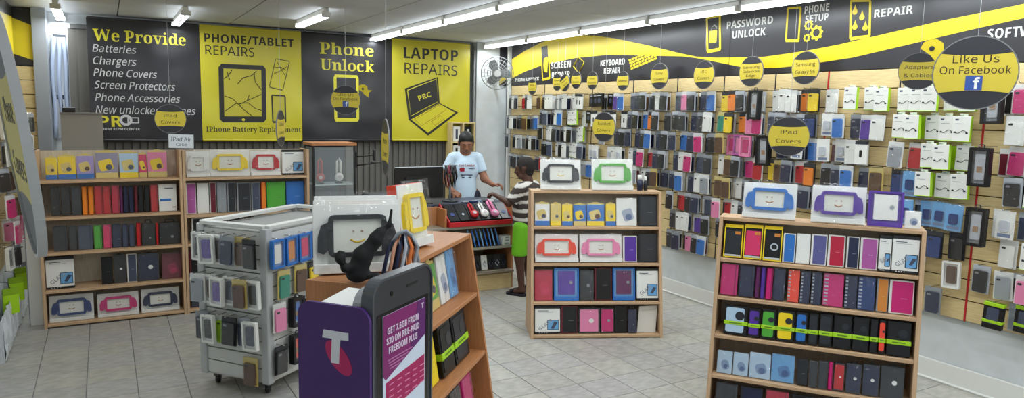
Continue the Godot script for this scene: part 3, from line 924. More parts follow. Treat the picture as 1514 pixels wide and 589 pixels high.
func outline_phone(parent: Node3D, called: String, q: Array, m: Material, inner: Material, z := 0.003, border := 0.14) -> void:
	var o := PackedVector2Array(q)
	var c: Vector2 = (o[0] + o[1] + o[2] + o[3]) / 4.0
	var e := PackedVector2Array()
	var i := PackedVector2Array()
	for k in 4:   # cut the corners
		var a := o[k]
		e.append(a.lerp(o[(k + 3) % 4], 0.06))
		e.append(a.lerp(o[(k + 1) % 4], 0.06))
	for k in 4:
		var u := (o[(k + 1) % 4] - o[k])
		var v := (o[(k + 3) % 4] - o[k])
		var short := minf(u.length(), v.length())
		var top := 1.0 if k < 2 else 1.35
		var corner := o[k] + u.normalized() * short * border * (1.0 if k % 2 == 0 else top) + v.normalized() * short * border * (top if k % 2 == 0 else 1.0)
		i.append(corner + v.normalized() * 0.002)
		i.append(corner + u.normalized() * 0.002)
	var b := part(parent, called, ring(e, i, 0.0016), m, Vector3(0, 0, z))
	if inner:
		part(b, "screen", slab(i, 0.0008), inner)

func quad_at(q: Array, u: float, v: float) -> Vector2:   # u along the top edge, v down the side; q runs top left, top right, bottom right, bottom left
	return (q[0] as Vector2).lerp(q[1], u).lerp((q[3] as Vector2).lerp(q[2], u), v)

func stroke(parent: Node3D, called: String, pts: Array, w: float, m: Material, z := 0.0035) -> void:
	var p := []
	for v in pts:
		p.append(Vector3(v.x, v.y, z))
	part(parent, called, tube(p, w / 2.0, 4), m)

func banner(label: String, x0: float, x1: float, m: Material, y0 := 1.5, y1 := 2.875) -> Node3D:
	var t := thing("wall_banner", label, "banner", Vector3((x0 + x1) / 2, y0, -9.42), 0.0, "service banners on the back wall")
	box(t, "vinyl", Vector3(x1 - x0 - 0.004, y1 - y0, 0.004), m, Vector3(0, (y1 - y0) / 2, -0.002), Vector3.ZERO, 0.001)
	part(t, "top_rail", tube([Vector3(-(x1 - x0) / 2 + 0.01, y1 - y0, -0.004), Vector3((x1 - x0) / 2 - 0.01, y1 - y0, -0.004)], 0.012, 8), m)
	part(t, "bottom_rail", tube([Vector3(-(x1 - x0) / 2 + 0.01, 0, -0.004), Vector3((x1 - x0) / 2 - 0.01, 0, -0.004)], 0.014, 8), m)
	return t

func banner_words(t: Node3D, table: Array, ink: Material, accent: Material) -> void:
	for r in table:
		var style: String = r[5] if r.size() > 5 else ""
		var f: Font = font_serif if style.contains("serif") else font_bold if style.contains("bold") else font_plain
		words(t, "lettering", r[0], r[3], r[4], accent if style.contains("yellow") else ink, Vector3(r[1], r[2], 0.0), f, 0.2 if style.contains("slant") else 0.0)

# ------------------------------------------------------------------ bodies: tapered bones joined smoothly and meshed as surface nets
func bone_d(p: Vector3, b: Array) -> float:
	var a: Vector3 = b[0]
	var ba: Vector3 = b[2] - a
	var h := clampf((p - a).dot(ba) / maxf(ba.length_squared(), 1e-8), 0.0, 1.0)
	var q: Vector3 = p - a - ba * h
	if b.size() > 4:
		q *= b[4]
	return q.length() - lerpf(b[1], b[3], h)

func field(p: Vector3, bones: Array, k: float, cuts: Array) -> float:
	var d := 1e3
	for b in bones:
		var e := bone_d(p, b)
		if e - d > k:
			continue
		if d - e > k:
			d = e
			continue
		var h := clampf(0.5 + 0.5 * (d - e) / k, 0.0, 1.0)
		d = lerpf(d, e, h) - k * h * (1.0 - h)
	for c in cuts:
		d = maxf(d, (p - (c[0] as Vector3)).dot(c[1]))
	return d

func body_mesh(bones: Array, k: float, cell: float, cuts := [], paint = null) -> Mesh:
	var lo := Vector3.ONE * 1e3
	var hi := -lo
	for b in bones:
		for e in [0, 2]:
			var r: float = b[e + 1] + k + cell * 2
			lo = lo.min(b[e] - Vector3.ONE * r)
			hi = hi.max(b[e] + Vector3.ONE * r)
	var n := Vector3i(((hi - lo) / cell).ceil()) + Vector3i.ONE
	var val := PackedFloat32Array()
	val.resize(n.x * n.y * n.z)
	val.fill(1.0)
	var near := PackedByteArray()
	near.resize(n.x * n.y * n.z)
	var live := []
	for b in bones:   # only visit grid points near a bone
		var r: float = maxf(b[1], b[3]) + k * 0.5 + cell * 2.0
		var p0: Vector3 = (b[0] as Vector3).min(b[2]) - Vector3.ONE * r
		var p1: Vector3 = (b[0] as Vector3).max(b[2]) + Vector3.ONE * r
		var i0 := Vector3i(((p0 - lo) / cell).floor()).max(Vector3i.ZERO)
		var i1 := Vector3i(((p1 - lo) / cell).ceil()).min(n - Vector3i.ONE)
		for z in range(i0.z, i1.z + 1):
			for y in range(i0.y, i1.y + 1):
				for x in range(i0.x, i1.x + 1):
					var id := x + n.x * (y + n.y * z)
					if near[id]:
						continue
					var p := lo + Vector3(x, y, z) * cell
					if bone_d(p, b) > k + cell * 2.5:
						continue
					near[id] = 1
					val[id] = field(p, bones, k, cuts)
					live.append(Vector3i(x, y, z))
	var at := {}
	var pos := PackedVector3Array()
	var step := [Vector3i(1, 0, 0), Vector3i(0, 1, 0), Vector3i(0, 0, 1)]
	for c in live:
		if c.x >= n.x - 1 or c.y >= n.y - 1 or c.z >= n.z - 1:
			continue
		var sum := Vector3.ZERO
		var cnt := 0
		var v := []
		for o in 8:
			v.append(val[c.x + (o & 1) + n.x * (c.y + ((o >> 1) & 1) + n.y * (c.z + (o >> 2)))])
		for o in 8:
			for ax in 3:
				if o & (1 << ax):
					continue
				var a: float = v[o]
				var b: float = v[o | (1 << ax)]
				if (a < 0.0) != (b < 0.0):
					var q := Vector3(o & 1, (o >> 1) & 1, o >> 2)
					q[ax] += a / (a - b)
					sum += q
					cnt += 1
		if cnt:
			at[c] = pos.size()
			pos.append(lo + (Vector3(c) + sum / cnt) * cell)
	var st := SurfaceTool.new()
	st.begin(Mesh.PRIMITIVE_TRIANGLES)
	st.set_smooth_group(0)
	for p in pos:
		if paint != null:
			st.set_color(paint.call(p))
		st.add_vertex(p)
	for c in live:
		var a := val[c.x + n.x * (c.y + n.y * c.z)]
		for ax in 3:
			var e: Vector3i = c + step[ax]
			if e[ax] >= n[ax]:
				continue
			var b := val[e.x + n.x * (e.y + n.y * e.z)]
			if (a < 0.0) == (b < 0.0):
				continue
			var u: Vector3i = step[(ax + 1) % 3]
			var w: Vector3i = step[(ax + 2) % 3]
			var q := [c - u - w, c - w, c, c - u]
			var ok := true
			for f in q:
				ok = ok and at.has(f)
			if not ok:
				continue
			var i := [at[q[0]], at[q[1]], at[q[2]], at[q[3]]]
			if a < 0.0:
				i.reverse()
			for m in [0, 1, 2, 0, 2, 3]:
				st.add_index(i[m])
	st.generate_normals()
	return st.commit()

func hand_bones(wrist: Vector3, dir: Vector3, palm_n: Vector3, s := 1.0, curl := 0.6, mirror := 1.0) -> Array:
	var d := dir.normalized()
	var nrm := (palm_n - d * palm_n.dot(d)).normalized()
	var side := d.cross(nrm) * mirror
	var out := []
	var knuckle := wrist + d * 0.085 * s
	for f in 4:
		var off := side * (0.03 - 0.02 * f) * s
		out.append([wrist + off * 0.55, 0.017 * s, knuckle + off, 0.0125 * s])
		var len: float = [0.072, 0.082, 0.077, 0.06][f] * s
		var a := knuckle + off
		var ang := 0.25
		for j in 3:
			ang += curl
			var seg: Vector3 = (d * cos(ang) + nrm * sin(ang)) * len * [0.45, 0.32, 0.25][j]
			out.append([a, (0.0105 - 0.001 * j) * s, a + seg, (0.0098 - 0.001 * j) * s])
			a += seg
	var tb := wrist + d * 0.03 * s + side * 0.03 * s
	var t1 := tb + (d * 0.6 + side * 0.7 + nrm * 0.35).normalized() * 0.04 * s
	var t2 := t1 + (d * 0.85 + side * 0.1 + nrm * 0.55).normalized() * 0.034 * s
	out.append([tb, 0.016 * s, t1, 0.0115 * s])
	out.append([t1, 0.0112 * s, t2, 0.0095 * s])
	return out

func head_mesh(c: Vector3, b: Basis, s: float) -> Mesh:
	# c: centre of the head; b: its turn; a head about 0.23 m high
	var f := func(v: Vector3) -> Vector3: return c + b * (v * s)
	var bones := [
		[f.call(Vector3(0, 0.03, -0.012)), 0.086 * s, f.call(Vector3(0, 0.035, -0.03)), 0.086 * s],
		[f.call(Vector3(0, 0.0, 0.02)), 0.071 * s, f.call(Vector3(0, -0.045, 0.03)), 0.058 * s],
		[f.call(Vector3(-0.028, -0.065, 0.035)), 0.034 * s, f.call(Vector3(0.028, -0.065, 0.035)), 0.034 * s],
		[f.call(Vector3(0, -0.085, 0.05)), 0.024 * s, f.call(Vector3(0, -0.08, 0.052)), 0.024 * s],
		[f.call(Vector3(-0.035, 0.028, 0.07)), 0.014 * s, f.call(Vector3(0.035, 0.028, 0.07)), 0.014 * s],
		[f.call(Vector3(0, 0.012, 0.086)), 0.009 * s, f.call(Vector3(0, -0.022, 0.103)), 0.013 * s],
		[f.call(Vector3(-0.013, -0.027, 0.092)), 0.009 * s, f.call(Vector3(0.013, -0.027, 0.092)), 0.009 * s],
		[f.call(Vector3(-0.02, -0.051, 0.083)), 0.008 * s, f.call(Vector3(0.02, -0.051, 0.083)), 0.008 * s],
		[f.call(Vector3(-0.04, -0.02, 0.055)), 0.024 * s, f.call(Vector3(-0.035, -0.03, 0.05)), 0.022 * s],
		[f.call(Vector3(0.04, -0.02, 0.055)), 0.024 * s, f.call(Vector3(0.035, -0.03, 0.05)), 0.022 * s],
	]
	for sd in [-1.0, 1.0]:
		bones.append([f.call(Vector3(sd * 0.084, 0.02, -0.012)), 0.013 * s, f.call(Vector3(sd * 0.084, -0.025, -0.004)), 0.01 * s])
		bones.append([f.call(Vector3(sd * 0.089, 0.024, -0.018)), 0.009 * s, f.call(Vector3(sd * 0.09, -0.002, -0.02)), 0.008 * s])
	bones.append([f.call(Vector3(0, -0.05, -0.02)), 0.055 * s, f.call(Vector3(0, -0.15, -0.03)), 0.058 * s])
	return body_mesh(bones, 0.012 * s, 0.0055 * s)

func joined(list: Array) -> Mesh:
	var st := SurfaceTool.new()
	for m in list:
		st.append_from(m, 0, Transform3D.IDENTITY)
	return st.commit()

func head_details(t: Node3D, h: Node3D, c: Vector3, b: Basis, s: float, hair: Material) -> void:
	var f := func(v: Vector3) -> Vector3: return c + b * (v * s)
	for sd in [-1.0, 1.0]:
		part(h, "eye", lathe([Vector2(0, -0.008), Vector2(0.008, 0), Vector2(0, 0.008)], 10, "eye"), mat(Color(0.9, 0.88, 0.84), 0.3), f.call(Vector3(sd * 0.031, 0.012, 0.075)))
		part(h, "eyebrow", tube([f.call(Vector3(sd * 0.014, 0.03, 0.086)), f.call(Vector3(sd * 0.032, 0.036, 0.083)), f.call(Vector3(sd * 0.05, 0.03, 0.073))], 0.0042 * s, 5), hair)
		part(h, "pupil", lathe([Vector2(0, -0.004), Vector2(0.004, 0), Vector2(0, 0.004)], 8, "pupil"), mat(Color(0.05, 0.03, 0.02), 0.2), f.call(Vector3(sd * 0.031, 0.009, 0.0815)))
	part(h, "lips", tube([f.call(Vector3(-0.024, -0.052, 0.083)), f.call(Vector3(-0.008, -0.05, 0.0915)), f.call(Vector3(0.008, -0.05, 0.0915)), f.call(Vector3(0.024, -0.052, 0.083))], [0.002, 0.005, 0.005, 0.002], 6), mat(Color(0.42, 0.22, 0.18), 0.5))
	var hb := [
		[f.call(Vector3(0, 0.05, -0.02)), 0.09 * s, f.call(Vector3(0, 0.05, -0.045)), 0.085 * s],
		[f.call(Vector3(0, 0.0, -0.05)), 0.075 * s, f.call(Vector3(0, -0.04, -0.045)), 0.058 * s],
		[f.call(Vector3(-0.03, 0.082, 0.02)), 0.03 * s, f.call(Vector3(0.03, 0.084, 0.02)), 0.031 * s],
		[f.call(Vector3(-0.06, 0.03, 0.0)), 0.03 * s, f.call(Vector3(-0.064, 0.0, 0.0)), 0.024 * s],
		[f.call(Vector3(0.06, 0.03, 0.0)), 0.03 * s, f.call(Vector3(0.064, 0.0, 0.0)), 0.024 * s],
	]
	var cut := [[f.call(Vector3(0, 0.052, 0.062)), b * Vector3(0, -0.62, 0.78)]]
	part(t, "hair", body_mesh(hb, 0.02 * s, 0.006 * s, cut), hair)

# ------------------------------------------------------------------ the shop
func _ready() -> void:
	rng.seed = 7
	noise_a.seed = 3
	noise_a.frequency = 0.013
	# camera: 1.9 m up, turned 29.85 degrees to the right of the back wall's normal, 6.86 degrees down, rolled 1.17 degrees
	var cam := Camera3D.new()
	cam.name = "camera"
	var yaw := 0.520980
	var pitch := 0.119718
	var roll := 0.020354
	var f := Vector3(sin(yaw) * cos(pitch), -sin(pitch), -cos(yaw) * cos(pitch))
	var r := Vector3(cos(yaw), 0, sin(yaw))
	var u := r.cross(f)
	cam.basis = Basis(r * cos(roll) + u * sin(roll), u * cos(roll) - r * sin(roll), -f)
	cam.position = Vector3(0, 1.9, 0)
	cam.keep_aspect = Camera3D.KEEP_HEIGHT
	cam.fov = rad_to_deg(2.0 * atan(294.5 / 1052.81))
	add_child(cam)
	var env := Environment.new()
	var sky := Sky.new()
	var psm := ProceduralSkyMaterial.new()
	psm.sky_top_color = Color(0.55, 0.66, 0.8)
	psm.sky_horizon_color = Color(0.78, 0.83, 0.88)
	psm.ground_bottom_color = Color(0.4, 0.4, 0.4)
	psm.ground_horizon_color = Color(0.7, 0.72, 0.74)
	psm.sun_angle_max = 0.0
	sky.sky_material = psm
	env.background_mode = Environment.BG_SKY
	env.sky = sky
	env.tonemap_mode = Environment.TONE_MAPPER_LINEAR
	env.tonemap_exposure = 0.69
	env.sdfgi_enabled = true
	env.ssao_enabled = true
	env.ssil_enabled = true
	var we := WorldEnvironment.new()
	we.name = "world_environment"
	we.environment = env
	add_child(we)
	setup_textures()
	lamps()
	shell()
	slatwall()
	fascia()
	banners()
	bookcases()
	gondola()
	near_display()
	counter()
	signs()
	left_side()
	people()
	wall_packs()

func setup_textures() -> void:
	var fw := FastNoiseLite.new()
	fw.seed = 5
	fw.frequency = 0.02
	fw.fractal_octaves = 3
	var wn := NoiseTexture2D.new()
	wn.width = 256
	wn.height = 256
	wn.seamless = true
	wn.noise = fw
	wn.as_normal_map = true
	wn.bump_strength = 6.0
	wrap_normal = wn
	wood_tex = noise_tex(0.03, Color(0.88, 0.865, 0.85), Color(1, 1, 1), 4, 256, 11)
	font_plain = SystemFont.new()
	font_plain.font_names = PackedStringArray(["Droid Sans"])
	font_bold = SystemFont.new()
	font_bold.font_names = PackedStringArray(["Droid Sans"])
	font_bold.font_weight = 700
	font_serif = SystemFont.new()
	font_serif.font_names = PackedStringArray(["Droid Serif"])
	font_serif.font_weight = 700

# fluorescent battens along the ceiling: x, and the z of each lamp's middle
const LAMP_ENERGY := 1.6
func lamps() -> void:
	var glow := StandardMaterial3D.new()
	glow.albedo_color = Color(1, 1, 1)
	glow.emission_enabled = true
	glow.emission = Color(0.95, 0.98, 1.0)
	glow.emission_energy_multiplier = 8.0
	var rows := [
		[4.88, [-8.75, -7.55, -6.35, -5.15, -3.95, -2.75, -1.55, -0.35, 0.85], "over the slatwall"],
		[3.2, [-8.85, -7.65, -6.45, -5.25, -4.05, -2.85, -1.65, -0.45, 0.75], "over the counter aisle"],
		[2.0, [-7.9, -4.6, -1.4, 0.9], "over the bookcase aisle"],
		[0.78, [-8.7, -5.2, -2.0, 0.7], "over the left bookcases"],
		[-0.36, [-9.0, -5.4], "along the left wall"],
	]
	for row in rows:
		for i in row[1].size():
			var z: float = row[1][i]
			var t := thing("fluorescent_light", "white fluorescent batten on the ceiling %s, %s from the back wall" % [row[2], ORDINAL[i] if i else "first"], "light", Vector3(row[0], 2.84, z), 0.0, "ceiling fluorescent lights")
			box(t, "housing", Vector3(0.05, 0.045, 1.17), hue("white", 0.5), Vector3(0, 0.052, 0))
			for e in [-1.0, 1.0]:
				box(t, "lamp_holder", Vector3(0.09, 0.05, 0.02), hue("white", 0.5), Vector3(0, 0.012, e * 0.575))
			for e in [-1.0, 1.0]:
				part(t, "tube_lamp", tube([Vector3(0, 0, -0.565), Vector3(0, 0, 0.565)], 0.014, 10, false, "tube_lamp"), glow, Vector3(e * 0.03, 0, 0))
			var a := AreaLight3D.new()
			a.name = "tube_light"
			a.area_size = Vector2(0.08, 1.13)
			a.area_normalize_energy = true
			a.light_energy = LAMP_ENERGY
			a.light_color = Color(0.95, 0.98, 1.0)
			a.area_range = 14.0
			a.shadow_enabled = true
			t.add_child(a)
			a.position = Vector3(0, -0.026, 0)
			a.rotation = Vector3(-PI / 2, 0, 0)

func shell() -> void:
	var zf := 2.4
	var zb := -9.6
	var xl := -0.82
	var xr := 5.28
	var white := textured("plaster", noise_tex(0.02, Color(0.93, 0.93, 0.92), Color(1, 1, 1), 4, 256, 21), Vector3(0.7, 0.7, 0.7), 0.8, Color(0.84, 0.86, 0.87))
	# floor: a bed of grout with a 0.3 m tile grid
	var floor_node := struct("floor", box_mesh(Vector3(xr - xl + 0.4, 0.1, zf - zb + 0.4), 0.001), mat(Color(0.54, 0.54, 0.53), 0.8), Vector3((xl + xr) / 2, -0.056, (zf + zb) / 2))
	var tile_mats := []
	for k in 5:
		tile_mats.append(textured("tile%d" % k, noise_tex(0.012, Color(0.84, 0.84, 0.83), Color(1, 1, 1), 5, 256, 31 + k), Vector3(2.6, 2.6, 5.2), 0.42, Color(0.69 + 0.01 * (k % 3), 0.68 + 0.01 * (k % 3), 0.65 + 0.006 * k)))
	var tm := box_mesh(Vector3(0.2965, 0.012, 0.2965), 0.0015)
	var spots := []
	for i in range(-3, 18):
		for j in range(-32, 8):
			var p := Vector3(0.13 + 0.302 * i + 0.151, 0, 0.302 * j + 0.1)
			if p.x > xl + 0.15 and p.x < xr - 0.1 and p.z > zb + 0.15 and p.z < zf - 0.15:
				spots.append(p)
	# the tiles in view, largest first; the others are joined in one part
	var seen := []
	var rest := []
	for p in spots:
		var ang := rad_to_deg(atan2(p.x, -p.z))
		if ang > -7.0 and ang < 67.0 and p.length() > 3.2 and p.z < -1.2:
			seen.append(p)
		else:
			rest.append(p)
	seen.sort_custom(func(a, b): return a.length() < b.length())
	while seen.size() > 300:
		rest.append(seen.pop_back())
	for p in seen:
		var k := int(absf(p.x * 31.7 + p.z * 17.3) * 10.0) % 5
		part(floor_node, "tile", tm, tile_mats[k], p + Vector3(0, -0.006, 0) - floor_node.position)
	var st := SurfaceTool.new()
	for p in rest:
		st.append_from(tm, 0, Transform3D(Basis.IDENTITY, p + Vector3(0, -0.006, 0) - floor_node.position))
	var far := part(floor_node, "outlying_tiles", st.commit(), tile_mats[0])
	far.set_meta("kind", "stuff")
	# ceiling sheets 1.2 m by 2.4 m with open joints
	var ceil_node := struct("ceiling", box_mesh(Vector3(xr - xl + 0.4, 0.12, zf - zb + 0.4), 0.001), mat(Color(0.42, 0.42, 0.42), 0.9), Vector3((xl + xr) / 2, 2.99, (zf + zb) / 2))
	var cm := textured("ceiling_sheet", noise_tex(0.01, Color(0.94, 0.94, 0.94), Color(1, 1, 1), 3, 256, 41), Vector3(0.5, 0.5, 0.5), 0.85, Color(0.80, 0.81, 0.82))
	for i in range(-1, 5):
		for j in range(-1, 5):
			var x0 := maxf(0.19 + 1.2 * i, xl)
			var x1 := minf(0.19 + 1.2 * (i + 1), xr)
			var z0 := maxf(-8.44 + 2.4 * j, zb)
			var z1 := minf(-8.44 + 2.4 * (j + 1), zf)
			box(ceil_node, "ceiling_panel", Vector3(x1 - x0 - 0.012, 0.012, z1 - z0 - 0.012), cm, Vector3((x0 + x1) / 2, 2.925, (z0 + z1) / 2) - ceil_node.position)
	# walls
	var wr := struct("wall_right", box_mesh(Vector3(0.12, 3.0, zf - zb + 0.4), 0.001), white, Vector3(xr + 0.07, 1.5, (zf + zb) / 2))
	wr.name = "wall_right"
	struct("wall_left", box_mesh(Vector3(0.12, 3.0, zf - zb + 0.4), 0.001), white, Vector3(xl - 0.06, 1.5, (zf + zb) / 2))
	struct("wall_front", box_mesh(Vector3(xr - xl, 3.0, 0.12), 0.001), white, Vector3((xl + xr) / 2, 1.5, zf + 0.06))
	# back wall around a narrow window at its left end
	var wx0 := -0.47
	var wx1 := -0.3
	var wb := struct("wall_back", box_mesh(Vector3(xr - wx1, 3.0, 0.12), 0.001), white, Vector3((xr + wx1) / 2, 1.5, zb - 0.06))
	part(wb, "left_pier", box_mesh(Vector3(wx0 - xl, 3.0, 0.12), 0.001), white, Vector3((wx0 + xl) / 2 - wb.position.x, 0, 0))
	part(wb, "window_apron", box_mesh(Vector3(wx1 - wx0, 1.5, 0.12), 0.001), white, Vector3((wx0 + wx1) / 2 - wb.position.x, -0.75, 0))
	part(wb, "lintel", box_mesh(Vector3(wx1 - wx0, 0.3, 0.12), 0.001), white, Vector3((wx0 + wx1) / 2 - wb.position.x, 1.35, 0))
	var win := struct("window_1", rr_ring(wx1 - wx0, 1.2, 0.002, 0.025, 0.06), mat(Color(0.7, 0.72, 0.74), 0.4), Vector3((wx0 + wx1) / 2, 2.1, zb - 0.05))
	part(win, "pane", box_mesh(Vector3(wx1 - wx0 - 0.03, 1.17, 0.005), 0.0005), glass(), Vector3(0, 0, 0.02))
	part(win, "mid_rail", box_mesh(Vector3(wx1 - wx0 - 0.04, 0.05, 0.03)), hue("slate"), Vector3(0, -0.12, 0.03))
	# white drapes in the window
	var d := thing("window_drape", "pale blue-white drape hanging in the narrow window", "curtain", Vector3((wx0 + wx1) / 2 - 0.02, 1.52, zb + 0.05))
	for k in 3:
		var pts := []
		for n in 9:
			pts.append(Vector3(-0.04 + 0.045 * k + 0.012 * sin(n * 0.9 + k) + (8 - n) * 0.004 * (k - 1), n * 0.14, 0.008 * sin(n * 1.3 + k * 2.0)))
		part(d, "drape_fold", tube(pts, 0.022, 7), mat(Color(0.66, 0.71, 0.80), 0.8))
	# grey pier at the end of the left wall, white pier and cable duct at the end of the slatwall
	struct("trim_1", box_mesh(Vector3(0.13, 2.92, 0.3), 0.004), mat(Color(0.55, 0.57, 0.6), 0.7), Vector3(-0.555, 1.46, -9.4))
	struct("trim_2", box_mesh(Vector3(0.5, 2.92, 0.14), 0.004), white, Vector3(5.02, 1.46, -9.49))
	struct("trim_3", box_mesh(Vector3(0.05, 2.86, 0.045), 0.004), hue("white"), Vector3(5.25, 1.43, -9.3))
	struct("trim_4", tube([Vector3(0, 0, 0), Vector3(0, 2.85, 0)], 0.017, 8), mat(Color(0.5, 0.5, 0.5), 0.5), Vector3(4.74, 0, -9.44))
	var sk := struct("baseboard_right", box_mesh(Vector3(0.02, 0.15, zf - zb - 0.4), 0.004), hue("white", 0.6), Vector3(xr - 0.005, 0.075, (zf + zb) / 2))
	part(sk, "quarter_round", tube([Vector3(-0.012, -0.07, -(zf - zb) / 2 + 0.3), Vector3(-0.012, -0.07, (zf - zb) / 2 - 0.3)], 0.012, 6), hue("white", 0.6))
	# vertical blinds across the back
	var bl := thing("vertical_blind", "dark grey vertical slat blind covering the back wall", "blind", Vector3(0, 0.02, -9.52))
	box(bl, "head_rail", Vector3(5.0, 0.05, 0.05), mat(Color(0.3, 0.3, 0.3), 0.5), Vector3(2.22, 2.75, 0))
	var sm := box_mesh(Vector3(0.096, 2.7, 0.003), 0.0005)
	var bm := mat(Color(0.40, 0.39, 0.375), 0.75)
	for k in 59:
		part(bl, "slat", sm, bm, Vector3(-0.26 + 0.085 * k, 1.38, 0.0), Vector3(0, 0.3, 0))

# ------------------------------------------------------------------ slatwall on the right
const BAYS := [[-9.22, -8.3], [-8.3, -7.2], [-7.2, -6.42], [-6.42, -5.7], [-5.7, -5.05], [-5.05, -4.44], [-4.44, -3.9], [-3.9, -3.28], [-3.28, -2.66], [-2.66, -2.0], [-2.0, -1.4]]
var bay_nodes := []
func slatwall() -> void:
	var wr: Node3D = get_node("wall_right")
	var pine := wood("pine")
	for k in BAYS.size():
		var z0: float = BAYS[k][0]
		var z1: float = BAYS[k][1]
		var o := part(wr, "slatwall_panel", box_mesh(Vector3(0.012, 1.8, z1 - z0 - 0.01), 0.001), mat(Color(0.36, 0.29, 0.18), 0.7), Vector3(5.262, 1.4, (z0 + z1) / 2) - wr.position)
		bay_nodes.append(o)
		var sl := box_mesh(Vector3(z1 - z0 - 0.012, 0.142, 0.014), 0.003)
		for n in 12:
			part(o, "slat", sl, pine, Vector3(-0.012, -0.825 + 0.15 * n, 0), Vector3(0, -PI / 2, 0))
		var red := k in [6, 8, 9]
		part(o, "joint_strip", box_mesh(Vector3(0.012 if red else 0.007, 1.8, 0.018)), hue("red" if red else "charcoal"), Vector3(-0.014, 0, (z1 - z0) / 2), Vector3(0, -PI / 2, 0))

func fascia() -> void:
	var t := thing("fascia_banner", "long black fascia sign with yellow swoosh above the slatwall", "banner", Vector3(5.24, 2.3, -6.0), -PI / 2)
	var blackm := mat(Color(0.17, 0.165, 0.18), 0.32)
	var yel := mat(Color(0.84, 0.75, 0.12), 0.4)
	var dark := mat(Color(0.13, 0.13, 0.14), 0.4)
	var white := mat(Color(0.82, 0.82, 0.8), 0.5)
	box(t, "vinyl", Vector3(8.0, 0.61, 0.012), blackm, Vector3(0.78, 0.307, -0.006))
	part(t, "swoosh", slab(PackedVector2Array(FASCIA_SWOOSH), 0.0015), yel)
	for w in FASCIA_TEXT:
		words(t, "lettering", w[0], w[3], w[4], white, Vector3(w[1], w[2], 0.0015), font_bold)
	outline_phone(t, "phone_icon", [Vector2(0.664, 0.592), Vector2(0.86, 0.598), Vector2(0.89, 0.246), Vector2(0.70, 0.231)], yel, dark, 0.0016, 0.13)
	part(t, "padlock_body", rr(0.1, 0.12, 0.001, 0.012), yel, Vector3(0.775, 0.39, 0.003))
	stroke(t, "padlock_shackle", [Vector2(0.75, 0.44), Vector2(0.755, 0.48), Vector2(0.785, 0.5), Vector2(0.815, 0.48), Vector2(0.82, 0.46)], 0.014, white)
	outline_phone(t, "phone_icon", [Vector2(1.638, 0.57), Vector2(1.79, 0.56), Vector2(1.79, 0.262), Vector2(1.64, 0.272)], yel, dark, 0.0016, 0.12)
	for g in [[1.872, 0.395, 0.045], [1.955, 0.325, 0.065], [1.862, 0.29, 0.034]]:
		var o := PackedVector2Array()
		var i := PackedVector2Array()
		for k in 32:
			var rad: float = g[2] * (1.0 if (k % 4) < 2 else 0.8)
			o.append(Vector2.from_angle(TAU * k / 32.0) * rad)
			i.append(Vector2.from_angle(TAU * k / 32.0) * g[2] * 0.5)
		part(t, "gear_icon", ring(o, i, 0.0015), yel, Vector3(g[0], g[1], 0.0016))
	outline_phone(t, "phone_icon", [Vector2(2.246, 0.56), Vector2(2.435, 0.54), Vector2(2.452, 0.244), Vector2(2.268, 0.237)], yel, dark, 0.0016, 0.1)
	var drop := PackedVector2Array()
	for k in 12:
		var a := PI * 0.5 + 0.6 + (TAU - 1.2) * k / 11.0
		drop.append(Vector2.from_angle(a) * 0.023)
	drop.append(Vector2(0, 0.055))
	for p in [[2.30, 0.46], [2.365, 0.41], [2.31, 0.34], [2.4, 0.325]]:
		part(t, "drop_icon", slab(drop, 0.0015, "drop"), yel, Vector3(p[0], p[1], 0.003))
	outline_phone(t, "phone_icon", [Vector2(-2.436, 0.534), Vector2(-2.231, 0.546), Vector2(-2.158, 0.069), Vector2(-2.361, 0.047)], yel, dark, 0.0016, 0.12)
	part(t, "wrench_icon", slab(PackedVector2Array([Vector2(-0.04, -0.1), Vector2(0.04, -0.11), Vector2(0.05, 0.02), Vector2(0.09, 0.06), Vector2(0.02, 0.1), Vector2(-0.05, 0.08), Vector2(-0.06, 0)]), 0.0015), yel, Vector3(-2.28, 0.27, 0.003))
	stroke(t, "screen_icon", [Vector2(-1.624, 0.214), Vector2(-1.51, 0.318), Vector2(-1.389, 0.253), Vector2(-1.499, 0.124), Vector2(-1.624, 0.214)], 0.018, yel)
	var kb := [Vector2(-0.527, 0.239), Vector2(-0.061, 0.336), Vector2(-0.03, 0.212), Vector2(-0.471, 0.115)]
	for v in 4:
		for c in 9:
			var q := PackedVector2Array([quad_at(kb, c / 9.0 + 0.01, v / 4.0 + 0.03), quad_at(kb, (c + 1) / 9.0 - 0.01, v / 4.0 + 0.03), quad_at(kb, (c + 1) / 9.0 - 0.01, (v + 1) / 4.0 - 0.03), quad_at(kb, c / 9.0 + 0.01, (v + 1) / 4.0 - 0.03)])
			part(t, "keyboard_key", slab(q, 0.0015), yel, Vector3(0, 0, 0.0016))
	part(t, "panel_seam", box_mesh(Vector3(0.005, 0.6, 0.003)), dark, Vector3(1.0, 0.307, 0.0012))
	words(t, "lettering", "SOFTWARE", 0.42, 0.065, white, Vector3(3.52, 0.2, 0.0015), font_bold)
	# short return of the same fascia on the back wall
	var rt := thing("fascia_return", "short black end piece of the fascia beside the fan", "banner", Vector3(5.2, 2.3, -9.41))
	box(rt, "vinyl", Vector3(0.12, 0.61, 0.008), blackm, Vector3(0, 0.307, 0))
	part(rt, "swoosh", slab(PackedVector2Array([Vector2(-0.06, 0.02), Vector2(0.06, 0.1), Vector2(0.06, 0.2), Vector2(-0.06, 0.1)]), 0.0015), yel, Vector3(0, 0, 0.004))

